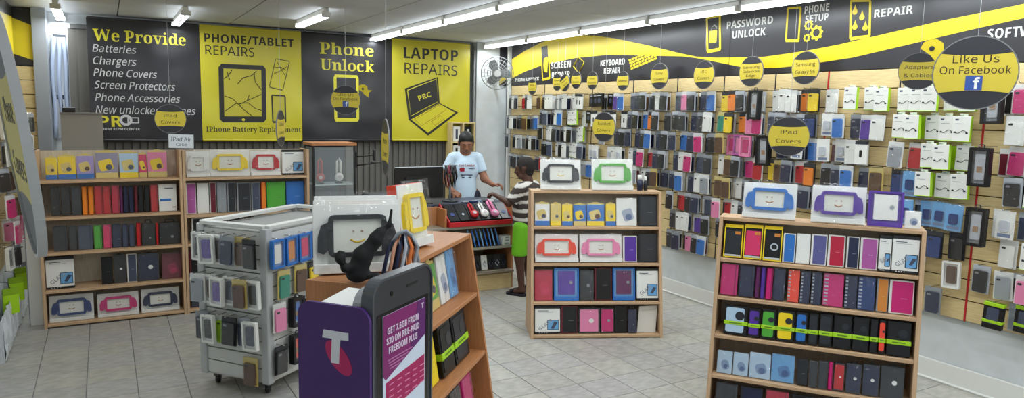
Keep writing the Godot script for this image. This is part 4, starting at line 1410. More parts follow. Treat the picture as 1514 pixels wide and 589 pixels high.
func banners() -> void:
	var bn := noise_tex(0.008, Color(0, 0, 0), Color(1, 1, 1), 2, 256, 51)
	bn.as_normal_map = true
	bn.bump_strength = 10.0
	var vinyl := func(c: Color, key: String) -> StandardMaterial3D:
		var m := StandardMaterial3D.new()
		m.albedo_color = c
		m.roughness = 0.38
		m.normal_enabled = true
		m.normal_texture = bn
		m.normal_scale = 0.5
		m.uv1_triplanar = true
		m.uv1_scale = Vector3(0.6, 0.6, 0.6)
		return m
	var black: Material = vinyl.call(Color(0.155, 0.15, 0.165), "k")
	var yellow: Material = vinyl.call(Color(0.77, 0.73, 0.17), "y")
	var yel := mat(Color(0.82, 0.78, 0.2), 0.45)
	var ink := mat(Color(0.13, 0.13, 0.12), 0.5)
	var pale := mat(Color(0.74, 0.74, 0.74), 0.5)
	var b := banner("black banner listing services under yellow We Provide heading", -0.12, 1.043, black)
	banner_words(b, SERVICES_TEXT, pale, yel)
	part(b, "logo_wrench_ring", ring(rr_points(0.13, 0.13, 0.065, 5), rr_points(0.075, 0.075, 0.037, 5), 0.0015), pale, Vector3(-0.23, 0.232, 0))
	part(b, "logo_phone", rr_ring(0.12, 0.07, 0.008, 0.012, 0.003), pale, Vector3(-0.155, 0.232, 0.0))
	part(b, "logo_tip", disc(0.022, 0.0015, 10), pale, Vector3(-0.535, 0.225, 0))
	b = banner("yellow phone and tablet repairs banner with cracked tablet picture", 1.043, 2.246, yellow)
	banner_words(b, TABLET_TEXT, ink, yel)
	outline_phone(b, "tablet_picture", BIG_TABLET, ink, mat(Color(0.72, 0.68, 0.2), 0.5), 0.0, 0.1)
	var q := BIG_TABLET_SCREEN
	for c in [[[0.02, 0.2], [0.14, 0.12], [0.22, 0.02]], [[0.1, 0.06], [0.16, 0.22]], [[0.36, 0.3], [0.5, 0.17], [0.72, 0.12], [0.86, 0.02]], [[0.8, 0.08], [0.82, 0.25], [0.97, 0.4]], [[0.02, 0.55], [0.22, 0.6], [0.38, 0.72], [0.62, 0.63], [0.98, 0.5]], [[0.38, 0.72], [0.5, 0.82], [0.75, 0.97]], [[0.02, 0.86], [0.3, 0.7], [0.62, 0.68], [0.82, 0.8], [0.98, 0.84]], [[0.6, 0.64], [0.66, 0.52]]]:
		var pts := []
		for p in c:
			pts.append(quad_at(q, p[0], p[1]))
		stroke(b, "crack", pts, 0.008, ink, 0.0028)
	part(b, "home_button", disc(0.018, 0.003, 12), yel, Vector3(quad_at(BIG_TABLET, 0.5, 0.955).x, quad_at(BIG_TABLET, 0.5, 0.955).y, 0))
	outline_phone(b, "cracked_phone_picture", TILTED_PHONE, mat(Color(0.35, 0.33, 0.1), 0.5), mat(Color(0.78, 0.74, 0.2), 0.5), 0.0, 0.06)
	for c in [[[0.1, 0.3], [0.5, 0.25], [0.9, 0.32]], [[0.2, 0.12], [0.6, 0.35], [0.9, 0.5]], [[0.15, 0.5], [0.5, 0.38], [0.85, 0.2]]]:
		var pts := []
		for p in c:
			pts.append(quad_at(TILTED_PHONE, p[0], p[1]))
		stroke(b, "crack", pts, 0.006, ink, 0.0028)
	outline_phone(b, "small_phone_picture", SMALL_PHONE, ink, mat(Color(0.72, 0.68, 0.2), 0.5), 0.0, 0.1)
	b = banner("black Phone Unlock banner with yellow phone outline", 2.246, 3.466, black)
	banner_words(b, UNLOCK_TEXT, pale, yel)
	outline_phone(b, "phone_picture", UNLOCK_PHONE, yel, mat(Color(0.15, 0.15, 0.17), 0.4), 0.0, 0.11)
	part(b, "keyhole_bowl", slab(PackedVector2Array([Vector2(-0.09, 0.05), Vector2(-0.02, 0.03), Vector2(0.06, 0.1), Vector2(0.075, 0.0), Vector2(0.05, -0.06), Vector2(-0.04, -0.05)]), 0.003), yel, Vector3(quad_at(UNLOCK_PHONE, 0.5, 0.62).x, quad_at(UNLOCK_PHONE, 0.5, 0.62).y, 0))
	part(b, "keyhole_foot", rr(0.1, 0.035, 0.003, 0.006), yel, Vector3(quad_at(UNLOCK_PHONE, 0.55, 0.78).x, quad_at(UNLOCK_PHONE, 0.55, 0.78).y, 0))
	b = banner("yellow laptop repairs banner with open laptop picture", 3.466, 4.66, yellow)
	banner_words(b, LAPTOP_TEXT, ink, yel)
	part(b, "laptop_lid_picture", slab(PackedVector2Array(LAPTOP_LID), 0.001), ink)
	var inner := PackedVector2Array()
	for p in [[0.07, 0.08], [0.95, 0.06], [0.95, 0.93], [0.08, 0.93]]:
		inner.append(quad_at(LAPTOP_LID, p[0], p[1]))
	var lid := []
	for p in inner:
		lid.append(p)
	lid.append(inner[0])
	stroke(b, "lid_outline", lid, 0.014, yel, 0.0008)
	words(b, "lettering", "PRC", 0.2, 0.07, yel, Vector3(quad_at(LAPTOP_LID, 0.55, 0.5).x, quad_at(LAPTOP_LID, 0.55, 0.5).y, 0.001), font_bold, 0.0, Vector3(0, 0, 0.35))
	part(b, "laptop_base_picture", slab(PackedVector2Array(LAPTOP_BASE), 0.001), ink)
	var base := PackedVector2Array()
	for p in [[0.05, 0.04], [0.97, 0.04], [0.95, 0.9], [0.06, 0.9]]:
		base.append(quad_at(LAPTOP_BASE, p[0], p[1]))
	part(b, "laptop_deck_picture", slab(base, 0.0018), mat(Color(0.80, 0.76, 0.16), 0.45))
	var rust := mat(Color(0.62, 0.4, 0.1), 0.5)
	var kq := []
	for p in [[0.12, 0.1], [0.92, 0.1], [0.9, 0.5], [0.1, 0.5], [0.12, 0.1]]:
		kq.append(quad_at(LAPTOP_BASE, p[0], p[1]))
	stroke(b, "keyboard_outline", kq, 0.006, rust, 0.002)
	kq = []
	for p in [[0.36, 0.58], [0.66, 0.58], [0.64, 0.82], [0.34, 0.82], [0.36, 0.58]]:
		kq.append(quad_at(LAPTOP_BASE, p[0], p[1]))
	stroke(b, "touchpad_outline", kq, 0.006, rust, 0.002)

func bookcases() -> void:
	# a pair against the back aisle
	var lv := [0.035, 0.325, 0.648, 0.952, 1.262]
	bookcase("brown wall bookcase of red and dark cases, beside the left wall", Vector3(0.048, 0, -7.03), 0.0, 1.104, 1.51, 0.3, 0.0, lv, "shelf", "pale")
	var lv2 := [0.035, 0.325, 0.65, 0.915, 1.255]
	bookcase("brown wall bookcase with blue, green and purple boxes behind the white gondola", Vector3(1.17, 0, -7.03), 0.0, 1.13, 1.51, 0.3, 0.0, lv2, "shelf", "pale")
	var first := []
	var second := []
	for it in WALL_CASE_ITEMS:
		if it[1] < 0.6:
			first.append(it)
		else:
			second.append(it)
	stock(first, Transform3D(Basis.IDENTITY, Vector3(0, 0, -7.03)), lv, 0.085, 0.03, "left wall bookcase", "stock in the left wall bookcase", Vector2(-0.48, 0.576))
	stock(second, Transform3D(Basis.IDENTITY, Vector3(0, 0, -7.03)), lv2, 0.085, 0.03, "bookcase behind the gondola", "stock in the bookcase behind the gondola", Vector2(0.63, 1.71))
	var t := thing("cardboard_easel_sign", "small white handwritten sign propped on the wall bookcases", "sign", Vector3(0.615, 1.512, -7.2), 0.05)
	box(t, "board", Vector3(0.225, 0.14, 0.012), hue("charcoal"), Vector3(0, 0.07, 0), Vector3(-0.15, 0, -0.03))
	box(t, "paper", Vector3(0.21, 0.125, 0.004), mat(Color(0.85, 0.88, 0.9), 0.6), Vector3(0, 0.072, 0.009), Vector3(-0.15, 0, -0.03))
	words(t, "lettering", "IPad Air", 0.17, 0.034, hue("slate"), Vector3(0, 0.092, 0.009), font_plain, 0.1, Vector3(-0.15, 0, -0.03))
	words(t, "lettering", "Case", 0.09, 0.028, hue("slate"), Vector3(0, 0.045, 0.016), font_plain, 0.1, Vector3(-0.15, 0, -0.03))
	# the slanted one in the middle of the shop
	var mp := Vector3(3.5977, 0, -4.7506)
	var mv := [0.028, 0.303, 0.628, 0.938, 1.245]
	bookcase("slanted brown bookcase between the counter and the slatwall", mp, -0.4242, 1.147, 1.245, 0.42, 0.23, mv, "shelf", "pale")
	stock(MIDDLE_CASE_ITEMS, Transform3D(Basis(Vector3.UP, -0.4242), mp), mv, 0.06, 0.1827, "slanted middle bookcase", "stock in the middle bookcase", Vector2(-0.55, 0.55))
	# the slanted one by the slatwall
	var rp := Vector3(3.5745, 0, -2.6571)
	var rvl := [0.04, 0.285, 0.535, 0.775, 1.012, 1.272]
	bookcase("slanted brown bookcase full of coloured covers near the white skirting", rp, RIGHT_YAW, 1.157, 1.272, 0.42, 0.22, rvl, "shelf", "pale")
	var fr := Transform3D(Basis(Vector3.UP, RIGHT_YAW), rp)
	stock(RIGHT_CASE_ITEMS, fr, rvl, 0.055, 0.1702, "bookcase near the skirting", "stock in the right bookcase", Vector2(-0.555, 0.555))
	var low := []
	for k in 7:
		low.append([0, -0.46 + 0.15 * k, 0.13, 0.19, ["case", "cover"][k % 2], ["charcoal", "navy", "crimson", "black", "slate", "plum", "navy"][k], "charcoal"])
	stock(low, fr, rvl, 0.055, 0.1702, "bookcase near the skirting", "stock in the right bookcase", Vector2(-0.555, 0.555))

const RIGHT_YAW := -0.92

# ------------------------------------------------------------------ white slatwall gondola on castors; local x runs along the long face, which looks to +z; the short face looks to -x
func gondola() -> void:
	var at := Vector3(0.88, 0, -4.72)
	var turn := 0.666
	var t := thing("slat_gondola", "white slatted display gondola on castors hung with phone cases", "display stand", at, turn)
	var grey := mat(Color(0.70, 0.71, 0.71), 0.5)
	var white := mat(Color(0.80, 0.80, 0.785), 0.45)
	var L := 0.95
	var W := 0.53
	box(t, "core", Vector3(L - 0.02, 1.0, W - 0.02), mat(Color(0.55, 0.55, 0.54), 0.6), Vector3(L / 2, 0.6, -W / 2))
	for c in [[0, 0], [L, 0], [0, -W], [L, -W]]:
		box(t, "corner_post", Vector3(0.06, 1.04, 0.06), grey, Vector3(c[0], 0.61, c[1]), Vector3.ZERO, 0.006)
		var k := part(t, "castor", lathe([Vector2(0, -0.012), Vector2(0.034, -0.012), Vector2(0.038, 0), Vector2(0.034, 0.012), Vector2(0, 0.012)], 16, "castor"), hue("black", 0.5), Vector3(clampf(c[0], 0.05, L - 0.05), 0.038, clampf(c[1], -W + 0.05, -0.05)), Vector3(PI / 2, 0.5, 0))
		box(t, "castor_fork", Vector3(0.05, 0.05, 0.04), mat(Color(0.4, 0.4, 0.4), 0.3, 0.8), k.position + Vector3(0, 0.04, 0))
	for n in 11:
		var y := 0.145 + 0.0915 * n
		for s in [0, 1]:
			box(t, "slat", Vector3(L - 0.06, 0.084, 0.014), white, Vector3(L / 2, y, 0.012 if s == 0 else -W - 0.012))
			box(t, "slat", Vector3(0.014, 0.084, W - 0.06), white, Vector3(-0.012 if s == 0 else L + 0.012, y, -W / 2))
	for s in [0, 1]:
		box(t, "top_rail", Vector3(L, 0.024, 0.06), white, Vector3(L / 2, 1.135, -W * s))
		box(t, "top_rail", Vector3(0.06, 0.024, W), white, Vector3(L * s, 1.136, -W / 2))
	box(t, "base_board", Vector3(L - 0.02, 0.02, W - 0.02), white, Vector3(L / 2, 0.09, -W / 2))
	var fr := Transform3D(Basis(Vector3.UP, turn), at)
	# short face
	var rows := ["VWVnbK", "gOWQbV", "cVGKsQ"]
	for r in 3:
		for n in rows[r].length():
			var z: float = -0.5 + 0.088 * n
			var off: float = 0.03 + 0.035 * ((n + r) % 2)
			var y: float = [1.075, 0.80, 0.535][r]
			var p := fr * Vector3(-off - 0.02, y - 0.004 * (n % 3), z)
			if true:
				part(t, "hook", tube([Vector3(-0.012, y + 0.006, z), Vector3(-off - 0.06, y + 0.006, z), Vector3(-off - 0.065, y + 0.014, z)], 0.003, 5), mat(Color(0.75, 0.75, 0.75), 0.25, 0.9))
			hang_pack(rows[r][n], p, turn - PI / 2 + 0.12 * sin(n * 2.1 + r), 0.05 * sin(n * 1.7), "%s hook row, white gondola's short side" % ORDINAL[r], "cases on the gondola's short side")
	hang_pack("b", fr * Vector3(-0.05, 0.27, -0.1), turn - PI / 2, 0.0, "alone near the floor on the white gondola", "cases on the gondola's short side")
	# long face
	var front := [["R", 0.03, 1.06], ["q", 0.16, 1.06], ["x", 0.3, 1.06], ["z", 0.45, 1.06], ["R", 0.6, 1.06], ["t", 0.1, 0.845], ["b", 0.27, 0.85], ["y", 0.4, 0.845], ["n", 0.55, 0.845], ["p", 0.05, 0.63], ["l", 0.2, 0.64], ["K", 0.36, 0.6], ["K", 0.06, 0.34], ["v", 0.2, 0.385], ["K", 0.36, 0.34]]
	for n in front.size():
		var e: Array = front[n]
		var p := fr * Vector3(e[1], e[2], 0.055)
		part(t, "hook", tube([Vector3(e[1], e[2] + 0.006, 0.012), Vector3(e[1], e[2] + 0.006, 0.09)], 0.003, 5), mat(Color(0.75, 0.75, 0.75), 0.25, 0.9))
		hang_pack(e[0], p, turn + 0.1 * sin(n * 1.9), 0.03 * sin(n), "hook row %d, white gondola's long side" % [1 if e[2] > 0.9 else 2 if e[2] > 0.7 else 3 if e[2] > 0.5 else 4], "cases on the gondola's long side")

func plate(parent: Node3D, called: String, pts: Array, t: float, m: Material, at := Vector3.ZERO, rot := Vector3.ZERO) -> MeshInstance3D:
	return part(parent, called, slab(PackedVector2Array(pts), t), m, at, rot)

# ------------------------------------------------------------------ near bookcase seen from its end, and the promotional phone stand in front of it
func near_display() -> void:
	var bp := Vector3(1.373, 0, -2.732)
	var turn := 0.795
	var lv := [0.04, 0.345, 0.655, 0.965, 1.27]
	bookcase("orange-brown bookcase behind the purple telephone stand", bp, turn, 1.2, 1.27, 0.454, 0.2, lv, "orange", "pale")
	var fr := Transform3D(Basis(Vector3.UP, turn), bp)
	stock([
		[3, -0.2, 0.15, 0.23, "wrap", "white"], [3, 0.0, 0.15, 0.24, "wrap", "pale blue"], [3, 0.18, 0.13, 0.24, "themed", "green", "straw"], [3, 0.32, 0.12, 0.235, "wrap", "white"], [3, 0.45, 0.11, 0.24, "wrap", "sky"],
		[2, -0.3, 0.14, 0.23, "cover", "black", "black"], [2, -0.13, 0.14, 0.23, "lime", "charcoal"], [2, 0.03, 0.1, 0.25, "cover", "yellow", "yellow"], [2, 0.19, 0.16, 0.25, "lime", "black"], [2, 0.39, 0.2, 0.25, "lime", "charcoal"],
		[1, -0.2, 0.14, 0.22, "case", "navy"], [1, 0.05, 0.14, 0.22, "case", "magenta"], [1, 0.22, 0.14, 0.22, "case", "black"], [1, 0.4, 0.14, 0.22, "case", "magenta"],
		[0, 0.1, 0.16, 0.22, "case", "charcoal"], [0, 0.35, 0.16, 0.22, "case", "navy"],
	], fr, lv, 0.09, 0.16, "orange-brown bookcase", "stock in the orange-brown bookcase", Vector2(-0.575, 0.575))
	# packs standing on its top
	var stack := [["kids", "black", Vector3(0.84, 1.272, -2.66), "front pack, black smiley tablet case in clear wrap on the orange-brown bookcase"], ["kids", "orange", Vector3(0.862, 1.272, -2.735), "orange tablet case pack behind the black smiley one on the bookcase"], ["kids", "white", Vector3(0.884, 1.272, -2.81), "white tablet case pack at the back of the bookcase-top stack"]]
	for k in 3:
		var s: Array = stack[k]
		var t := thing("kids_tablet_case", s[3], "tablet case", s[2], -0.22, "tablet cases on the orange-brown bookcase")
		fill_item(t, s[0], 0.335, 0.265 + 0.008 * k, s[1], "", k * 3 + 1)
		t.rotation.x = -0.16
	var y := thing("kids_tablet_case", "upright yellow smiley tablet case on an orange card, bookcase top", "tablet case", Vector3(1.235, 1.279, -3.04), 0.6, "tablet cases on the orange-brown bookcase")
	fill_item(y, "kids", 0.21, 0.29, "yellow", "", 4)
	y.rotation.x = -0.14
	box(y, "orange_backing", Vector3(0.212, 0.292, 0.05), hue("scarlet", 0.5), Vector3(0, 0.146, -0.026))
	# black soft figure with a raised arm
	var p := thing("soft_figure", "black soft toy figure with a raised arm before the tablet cases", "toy", Vector3(0.80, 1.288, -2.48), -0.25)
	p.scale = Vector3.ONE * 0.84
	var bones := [[Vector3(-0.02, 0.03, 0), 0.045, Vector3(0.0, 0.1, 0), 0.04], [Vector3(0, 0.1, 0), 0.04, Vector3(0.055, 0.165, 0), 0.03], [Vector3(0.06, 0.18, 0.005), 0.03, Vector3(0.075, 0.2, 0.005), 0.024],
		[Vector3(-0.01, 0.07, 0.01), 0.02, Vector3(-0.075, 0.055, 0.03), 0.014], [Vector3(-0.075, 0.055, 0.03), 0.014, Vector3(-0.095, 0.1, 0.04), 0.012],
		[Vector3(-0.095, 0.1, 0.04), 0.012, Vector3(-0.115, 0.118, 0.04), 0.006], [Vector3(-0.095, 0.1, 0.04), 0.012, Vector3(-0.098, 0.13, 0.04), 0.006], [Vector3(-0.095, 0.1, 0.04), 0.012, Vector3(-0.08, 0.125, 0.04), 0.006],
		[Vector3(0.07, 0.2, 0), 0.012, Vector3(0.115, 0.235, 0), 0.008], [Vector3(0.115, 0.235, 0), 0.008, Vector3(0.125, 0.3, 0), 0.006], [Vector3(-0.05, 0.016, 0), 0.016, Vector3(0.06, 0.016, 0.02), 0.016]]
	part(p, "body", body_mesh(bones, 0.02, 0.005), mat(Color(0.045, 0.042, 0.045), 0.8))
	# straps looped over a grey ring
	var s := thing("lanyard_bunch", "bunch of navy, white and peach neck straps beside the toy figure", "straps", Vector3(0.945, 1.272, -2.5), -0.2)
	for k in 6:
		var c: Color = [HUES["navy"], Color(0.82, 0.6, 0.48), HUES["navy"], HUES["silver"], Color(0.85, 0.45, 0.2), HUES["grey"]][k]
		var x := -0.05 + 0.022 * k
		part(s, "strap", tube([Vector3(x - 0.01, 0.008, 0.01), Vector3(x, 0.06, 0.012), Vector3(x + 0.012, 0.12, 0.01), Vector3(0.02 + x * 0.5, 0.165, 0.0), Vector3(0.03 + x * 0.6, 0.12, -0.012), Vector3(0.03 + x, 0.01, -0.012)], 0.0075, 6), mat(c, 0.6))
	part(s, "ring", tube([Vector3(-0.02, 0.14, 0), Vector3(0, 0.17, 0), Vector3(0.03, 0.18, 0), Vector3(0.05, 0.16, 0)], 0.008, 6), hue("grey", 0.4))
	# the stand: a purple side board and a giant telephone front
	var st := thing("telephone_stand", "purple floor stand with a giant dark telephone advertising pre-paid plans", "display stand", Vector3(0.666, 0, -1.977), 0.665)
	var shell := mat(Color(0.20, 0.205, 0.22), 0.35)
	var side := part(st, "side_board", slab(PackedVector2Array(rr_points(0.26, 1.32, 0.045, 8)), 0.012), mat(Color(0.26, 0.115, 0.40), 0.5), Vector3(-0.004, 0.66, -0.128), Vector3(0, -PI / 2, 0), "purple board with a white T logo over a magenta oval")
	var el := PackedVector2Array()
	for k in 24:
		el.append(Vector2(cos(TAU * k / 24.0) * 0.063, sin(TAU * k / 24.0) * 0.031))
	part(side, "logo_oval", slab(el, 0.0015), mat(Color(0.72, 0.09, 0.36), 0.5), Vector3(0.02, 0.497, 0.012), Vector3(0, 0, -0.85))
	plate(side, "logo_letter", [Vector2(-0.047, 0.025), Vector2(-0.043, 0.049), Vector2(0.046, 0.049), Vector2(0.046, 0.027), Vector2(0.017, 0.025), Vector2(0.012, -0.05), Vector2(-0.016, -0.05), Vector2(-0.012, 0.025)], 0.003, mat(Color(0.86, 0.86, 0.88), 0.5), Vector3(0.01, 0.53, 0.012))
	box(st, "white_flap", Vector3(0.2, 0.006, 0.2), hue("white", 0.5), Vector3(0.11, 1.30, -0.13), Vector3(0, 0, 0.1))
	box(st, "far_board", Vector3(0.012, 1.28, 0.25), mat(Color(0.26, 0.115, 0.40), 0.5), Vector3(0.345, 0.64, -0.14))
	box(st, "foot", Vector3(0.38, 0.03, 0.3), hue("black", 0.5), Vector3(0.18, 0.015, -0.13))
	part(st, "rear_shell", rr(0.2, 0.8, 0.03, 0.06), mat(Color(0.62, 0.63, 0.64), 0.4), Vector3(0.1, 0.965, -0.07))
	var ph := part(st, "telephone_body", slab(PackedVector2Array(rr_points(0.365, 0.88, 0.06, 8)), 0.035), shell, Vector3(0.182, 0.955, -0.035))
	part(ph, "edge_band", ring(rr_points(0.369, 0.884, 0.062, 8), rr_points(0.353, 0.868, 0.054, 8), 0.04), mat(Color(0.3, 0.31, 0.33), 0.3), Vector3(0, 0, -0.001))
	part(ph, "speaker_slot", rr(0.07, 0.008, 0.003, 0.004), hue("black"), Vector3(0.05, 0.39, 0.034))
	part(ph, "camera_dot", disc(0.008, 0.003, 12), hue("black", 0.2), Vector3(-0.075, 0.385, 0.034))
	part(ph, "bezel", rr(0.315, 0.7, 0.002, 0.006), hue("black", 0.25), Vector3(0, -0.015, 0.0345))
	var pz := 0.0365
	var x0 := -0.128
	var x1 := 0.132
	var top := 0.325
	box(ph, "poster", Vector3(x1 - x0, 0.62, 0.002), mat(Color(0.82, 0.86, 0.92), 0.4), Vector3((x0 + x1) / 2, top - 0.31, pz + 0.001), Vector3.ZERO, 0.0005)
	plate(ph, "poster_purple_field", [Vector2(x0, top), Vector2(x1, top), Vector2(x1, top - 0.125), Vector2(x0 + 0.015, top - 0.205), Vector2(x0, top - 0.19)], 0.001, mat(Color(0.50, 0.10, 0.40), 0.4), Vector3(0, 0, pz + 0.002))
	plate(ph, "poster_violet_corner", [Vector2(x1, top), Vector2(x1, top - 0.125), Vector2(x1 - 0.1, top - 0.155), Vector2(x1 - 0.05, top)], 0.0016, mat(Color(0.36, 0.10, 0.40), 0.4), Vector3(0, 0, pz + 0.002))
	plate(ph, "poster_table", [Vector2(x0 + 0.015, top - 0.215), Vector2(x1 - 0.005, top - 0.195), Vector2(x1 - 0.005, top - 0.285), Vector2(x0 + 0.015, top - 0.32)], 0.001, mat(Color(0.66, 0.08, 0.34), 0.4), Vector3(0, 0, pz + 0.002))
	var lt := mat(Color(0.88, 0.8, 0.88), 0.5)
	for k in 3:
		words(ph, "lettering", ["GET 7.6GB FROM", "$30 ON PRE-PAID", "FREEDOM PLUS"][k], [0.19, 0.2, 0.175][k], 0.021, lt, Vector3(-0.012, top - 0.052 - 0.031 * k, pz + 0.0045), font_bold)
	for k in 4:
		box(ph, "small_print", Vector3(0.15 - 0.03 * k, 0.0035, 0.001), mat(Color(0.72, 0.45, 0.65), 0.5), Vector3(-0.03 - 0.012 * k, top - 0.145 - 0.0095 * k, pz + 0.0042), Vector3.ZERO, 0.0003)
	for k in 5:
		for j in 4:
			box(ph, "table_print", Vector3(0.028, 0.004, 0.001), mat(Color(0.85, 0.5, 0.66), 0.5), Vector3(x0 + 0.045 + 0.048 * k, top - 0.226 - 0.02 * j, pz + 0.0042), Vector3.ZERO, 0.0003)
	words(ph, "lettering", "T", 0.016, 0.018, lt, Vector3(x1 - 0.022, top - 0.022, pz + 0.0045), font_bold)

# ------------------------------------------------------------------ counter, till area, glass cabinet and the things on them
func headphones(t: Node3D, at: Vector3, c: Material, s := 1.0) -> void:
	part(t, "headphone_band", tube([at + Vector3(-0.018, 0, 0) * s, at + Vector3(-0.016, 0.12, 0) * s, at + Vector3(0, 0.15, 0) * s, at + Vector3(0.016, 0.12, 0) * s, at + Vector3(0.018, 0, 0) * s], 0.012 * s, 7), c)
	part(t, "ear_cup", lathe([Vector2(0, -0.02), Vector2(0.04, -0.02), Vector2(0.047, 0), Vector2(0.04, 0.02), Vector2(0, 0.02)], 18, "cup"), c, at + Vector3(0, -0.03 * s, 0.01), Vector3(PI / 2, 0, 0))
	part(t, "cup_badge", disc(0.02, 0.004, 14), mat(Color(0.75, 0.7, 0.72), 0.4), at + Vector3(0, -0.03 * s, 0.03))

func counter() -> void:
	var t := thing("sales_counter", "wooden sales counter with open front shelves under the man", "counter", Vector3(3.08, 0, -6.62))
	var w := wood("orange")
	box(t, "kick_board", Vector3(1.5, 0.17, 0.02), wood("pine"), Vector3(0, 0.085, -0.03))
	for x in [-0.75, -0.05, 0.75]:
		box(t, "side_panel", Vector3(0.022, 0.9, 0.7), w, Vector3(x, 0.45, -0.37))
	box(t, "back_panel", Vector3(1.5, 0.88, 0.02), wood("pale"), Vector3(0, 0.44, -0.71))
	for y in [0.2, 0.465, 0.70]:
		box(t, "shelf", Vector3(1.48, 0.02, 0.4 if y > 0.3 else 0.5), mat(Color(0.5, 0.45, 0.38), 0.5), Vector3(0, y, -0.21))
		box(t, "shelf_edge", Vector3(1.48, 0.028, 0.012), mat(Color(0.62, 0.6, 0.56), 0.3, 0.3), Vector3(0, y, -0.006))
	box(t, "worktop", Vector3(1.56, 0.03, 0.48), mat(Color(0.22, 0.24, 0.30), 0.4), Vector3(0, 0.905, -0.53))
	box(t, "desk_apron", Vector3(0.7, 0.26, 0.02), w, Vector3(-0.4, 0.77, -0.24))
	# slanted red tray of boxed headphones
	var tr := thing("display_tray", "red slanted tray holding six dark headphone boxes on the counter", "tray", Vector3(3.43, 0.717, -6.6))
	
	box(tr, "tray_floor", Vector3(0.75, 0.014, 0.31), hue("maroon"), Vector3(0, 0.1, -0.14), Vector3(0.62, 0, 0))
	box(tr, "tray_front", Vector3(0.76, 0.05, 0.014), hue("red"), Vector3(0, 0.025, 0.0))
	for s in [-1.0, 1.0]:
		plate(tr, "tray_side", [Vector2(0, 0), Vector2(0.27, 0.0), Vector2(0.27, 0.22), Vector2(0, 0.06)], 0.012, hue("red"), Vector3(s * 0.374 - 0.006, 0, 0), Vector3(0, PI / 2, 0))
	for k in 6:
		var b := thing("headphone_box", ["dark box with a blue badge", "dark box with a small white badge", "dark box with red headphones", "dark box with white headphones", "dark box with pink headphones", "dark box with a blue round badge"][k] + " in the red counter tray", "box", Vector3(3.43 - 0.305 + 0.122 * k, 0.822, -6.735), 0.0, "headphone boxes in the tray")
		b.rotation.x = 0.62 - PI / 2
		box(b, "box", Vector3(0.115, 0.25, 0.036), hue("black", 0.3), Vector3(0, 0, 0.022))
		var c: Material = [hue("deep blue"), hue("silver"), hue("red"), hue("white"), hue("pink"), hue("deep blue")][k]
		if k in [2, 3, 4]:
			headphones(b, Vector3(0, -0.02, 0.045), c, 1.0 if k < 4 else 1.25)
		else:
			part(b, "badge", disc(0.026 if k != 1 else 0.014, 0.003, 14), c, Vector3(0, -0.03, 0.04))
	for k in 8:
		var b := thing("blue_pack", "blue and white pack leaning in the counter's middle shelf", "blister pack", Vector3(3.33 + 0.047 * k, 0.477, -6.7), 1.2, "blue packs on the counter shelf")
		box(b, "card", Vector3(0.1, 0.19, 0.012), hue("blue" if k % 3 else "sky", 0.4), Vector3(0, 0.095, 0), Vector3(-0.25, 0, -0.08))
		box(b, "window", Vector3(0.06, 0.1, 0.004), hue("pale blue" if k % 2 else "deep blue", 0.3), Vector3(0, 0.1, 0.008), Vector3(-0.25, 0, -0.08))
	for k in 3:
		var b := thing("white_carton", "small white carton at the right of the blue packs", "box", Vector3(3.76, 0.478 + 0.033 * k, -6.7), 0.1 * k, "white cartons on the counter shelf")
		box(b, "carton", Vector3(0.1, 0.032, 0.09), hue("white", 0.5), Vector3(0, 0.016, 0))
		box(b, "label", Vector3(0.05, 0.018, 0.002), hue("grey"), Vector3(0, 0.016, 0.0455), Vector3.ZERO, 0.0004)
	for k in 8:
		var b := thing("cable_pouch", ["magenta", "white", "charcoal", "black", "white", "black", "charcoal", "black"][k] + " cable pack on the counter's lowest shelf", "blister pack", Vector3(3.2 + 0.078 * k, 0.212, -6.7), 0.1 * sin(k * 2.0), "cable packs on the counter's lowest shelf")
		box(b, "card", Vector3(0.075, 0.16, 0.012), hue(["magenta", "white", "charcoal", "black", "white", "black", "charcoal", "black"][k], 0.4), Vector3(0, 0.08, 0), Vector3(-0.2, 0, 0))
		part(b, "cable_coil", tube([Vector3(-0.02, 0.07, 0.014), Vector3(0, 0.1, 0.01), Vector3(0.02, 0.07, 0.014), Vector3(0, 0.04, 0.02)], 0.006, 5, true, "coil"), hue("slate" if k % 2 else "silver"), Vector3.ZERO)
	# monitor seen from behind
	var mo := thing("computer_monitor", "black computer monitor seen from behind on the counter", "monitor", Vector3(2.9, 0.92, -7.05), 0.05)
	part(mo, "casing", rr(0.56, 0.335, 0.03, 0.012), hue("black", 0.35), Vector3(0, 0.225, -0.015))
	part(mo, "bulge", rr(0.34, 0.2, 0.02, 0.03), mat(Color(0.07, 0.07, 0.08), 0.4), Vector3(0, 0.2, 0.014))
	box(mo, "top_edge", Vector3(0.555, 0.006, 0.032), hue("silver", 0.3), Vector3(0, 0.394, 0))
	box(mo, "maker_badge", Vector3(0.055, 0.014, 0.002), hue("grey", 0.3), Vector3(0.0, 0.25, 0.035), Vector3.ZERO, 0.0005)
	box(mo, "neck", Vector3(0.09, 0.14, 0.03), hue("charcoal", 0.4), Vector3(0, 0.09, 0.03))
	box(mo, "foot", Vector3(0.24, 0.014, 0.18), hue("black", 0.35), Vector3(0, 0.007, 0.0), Vector3.ZERO, 0.004)
	var pr := thing("receipt_printer", "low black printer on the counter's left end", "printer", Vector3(2.44, 0.922, -7.05), 0.1)
	box(pr, "body", Vector3(0.3, 0.1, 0.26), hue("black", 0.4), Vector3(0, 0.05, 0), Vector3.ZERO, 0.012)
	box(pr, "paper_slot", Vector3(0.2, 0.012, 0.01), hue("charcoal"), Vector3(0, 0.075, 0.128))
	box(pr, "lid", Vector3(0.26, 0.03, 0.2), hue("charcoal", 0.4), Vector3(0, 0.112, -0.01), Vector3.ZERO, 0.008)
	var cr := thing("card_reader", "small grey card reader standing by the monitor", "card reader", Vector3(2.78, 0.92, -6.86), 0.2)
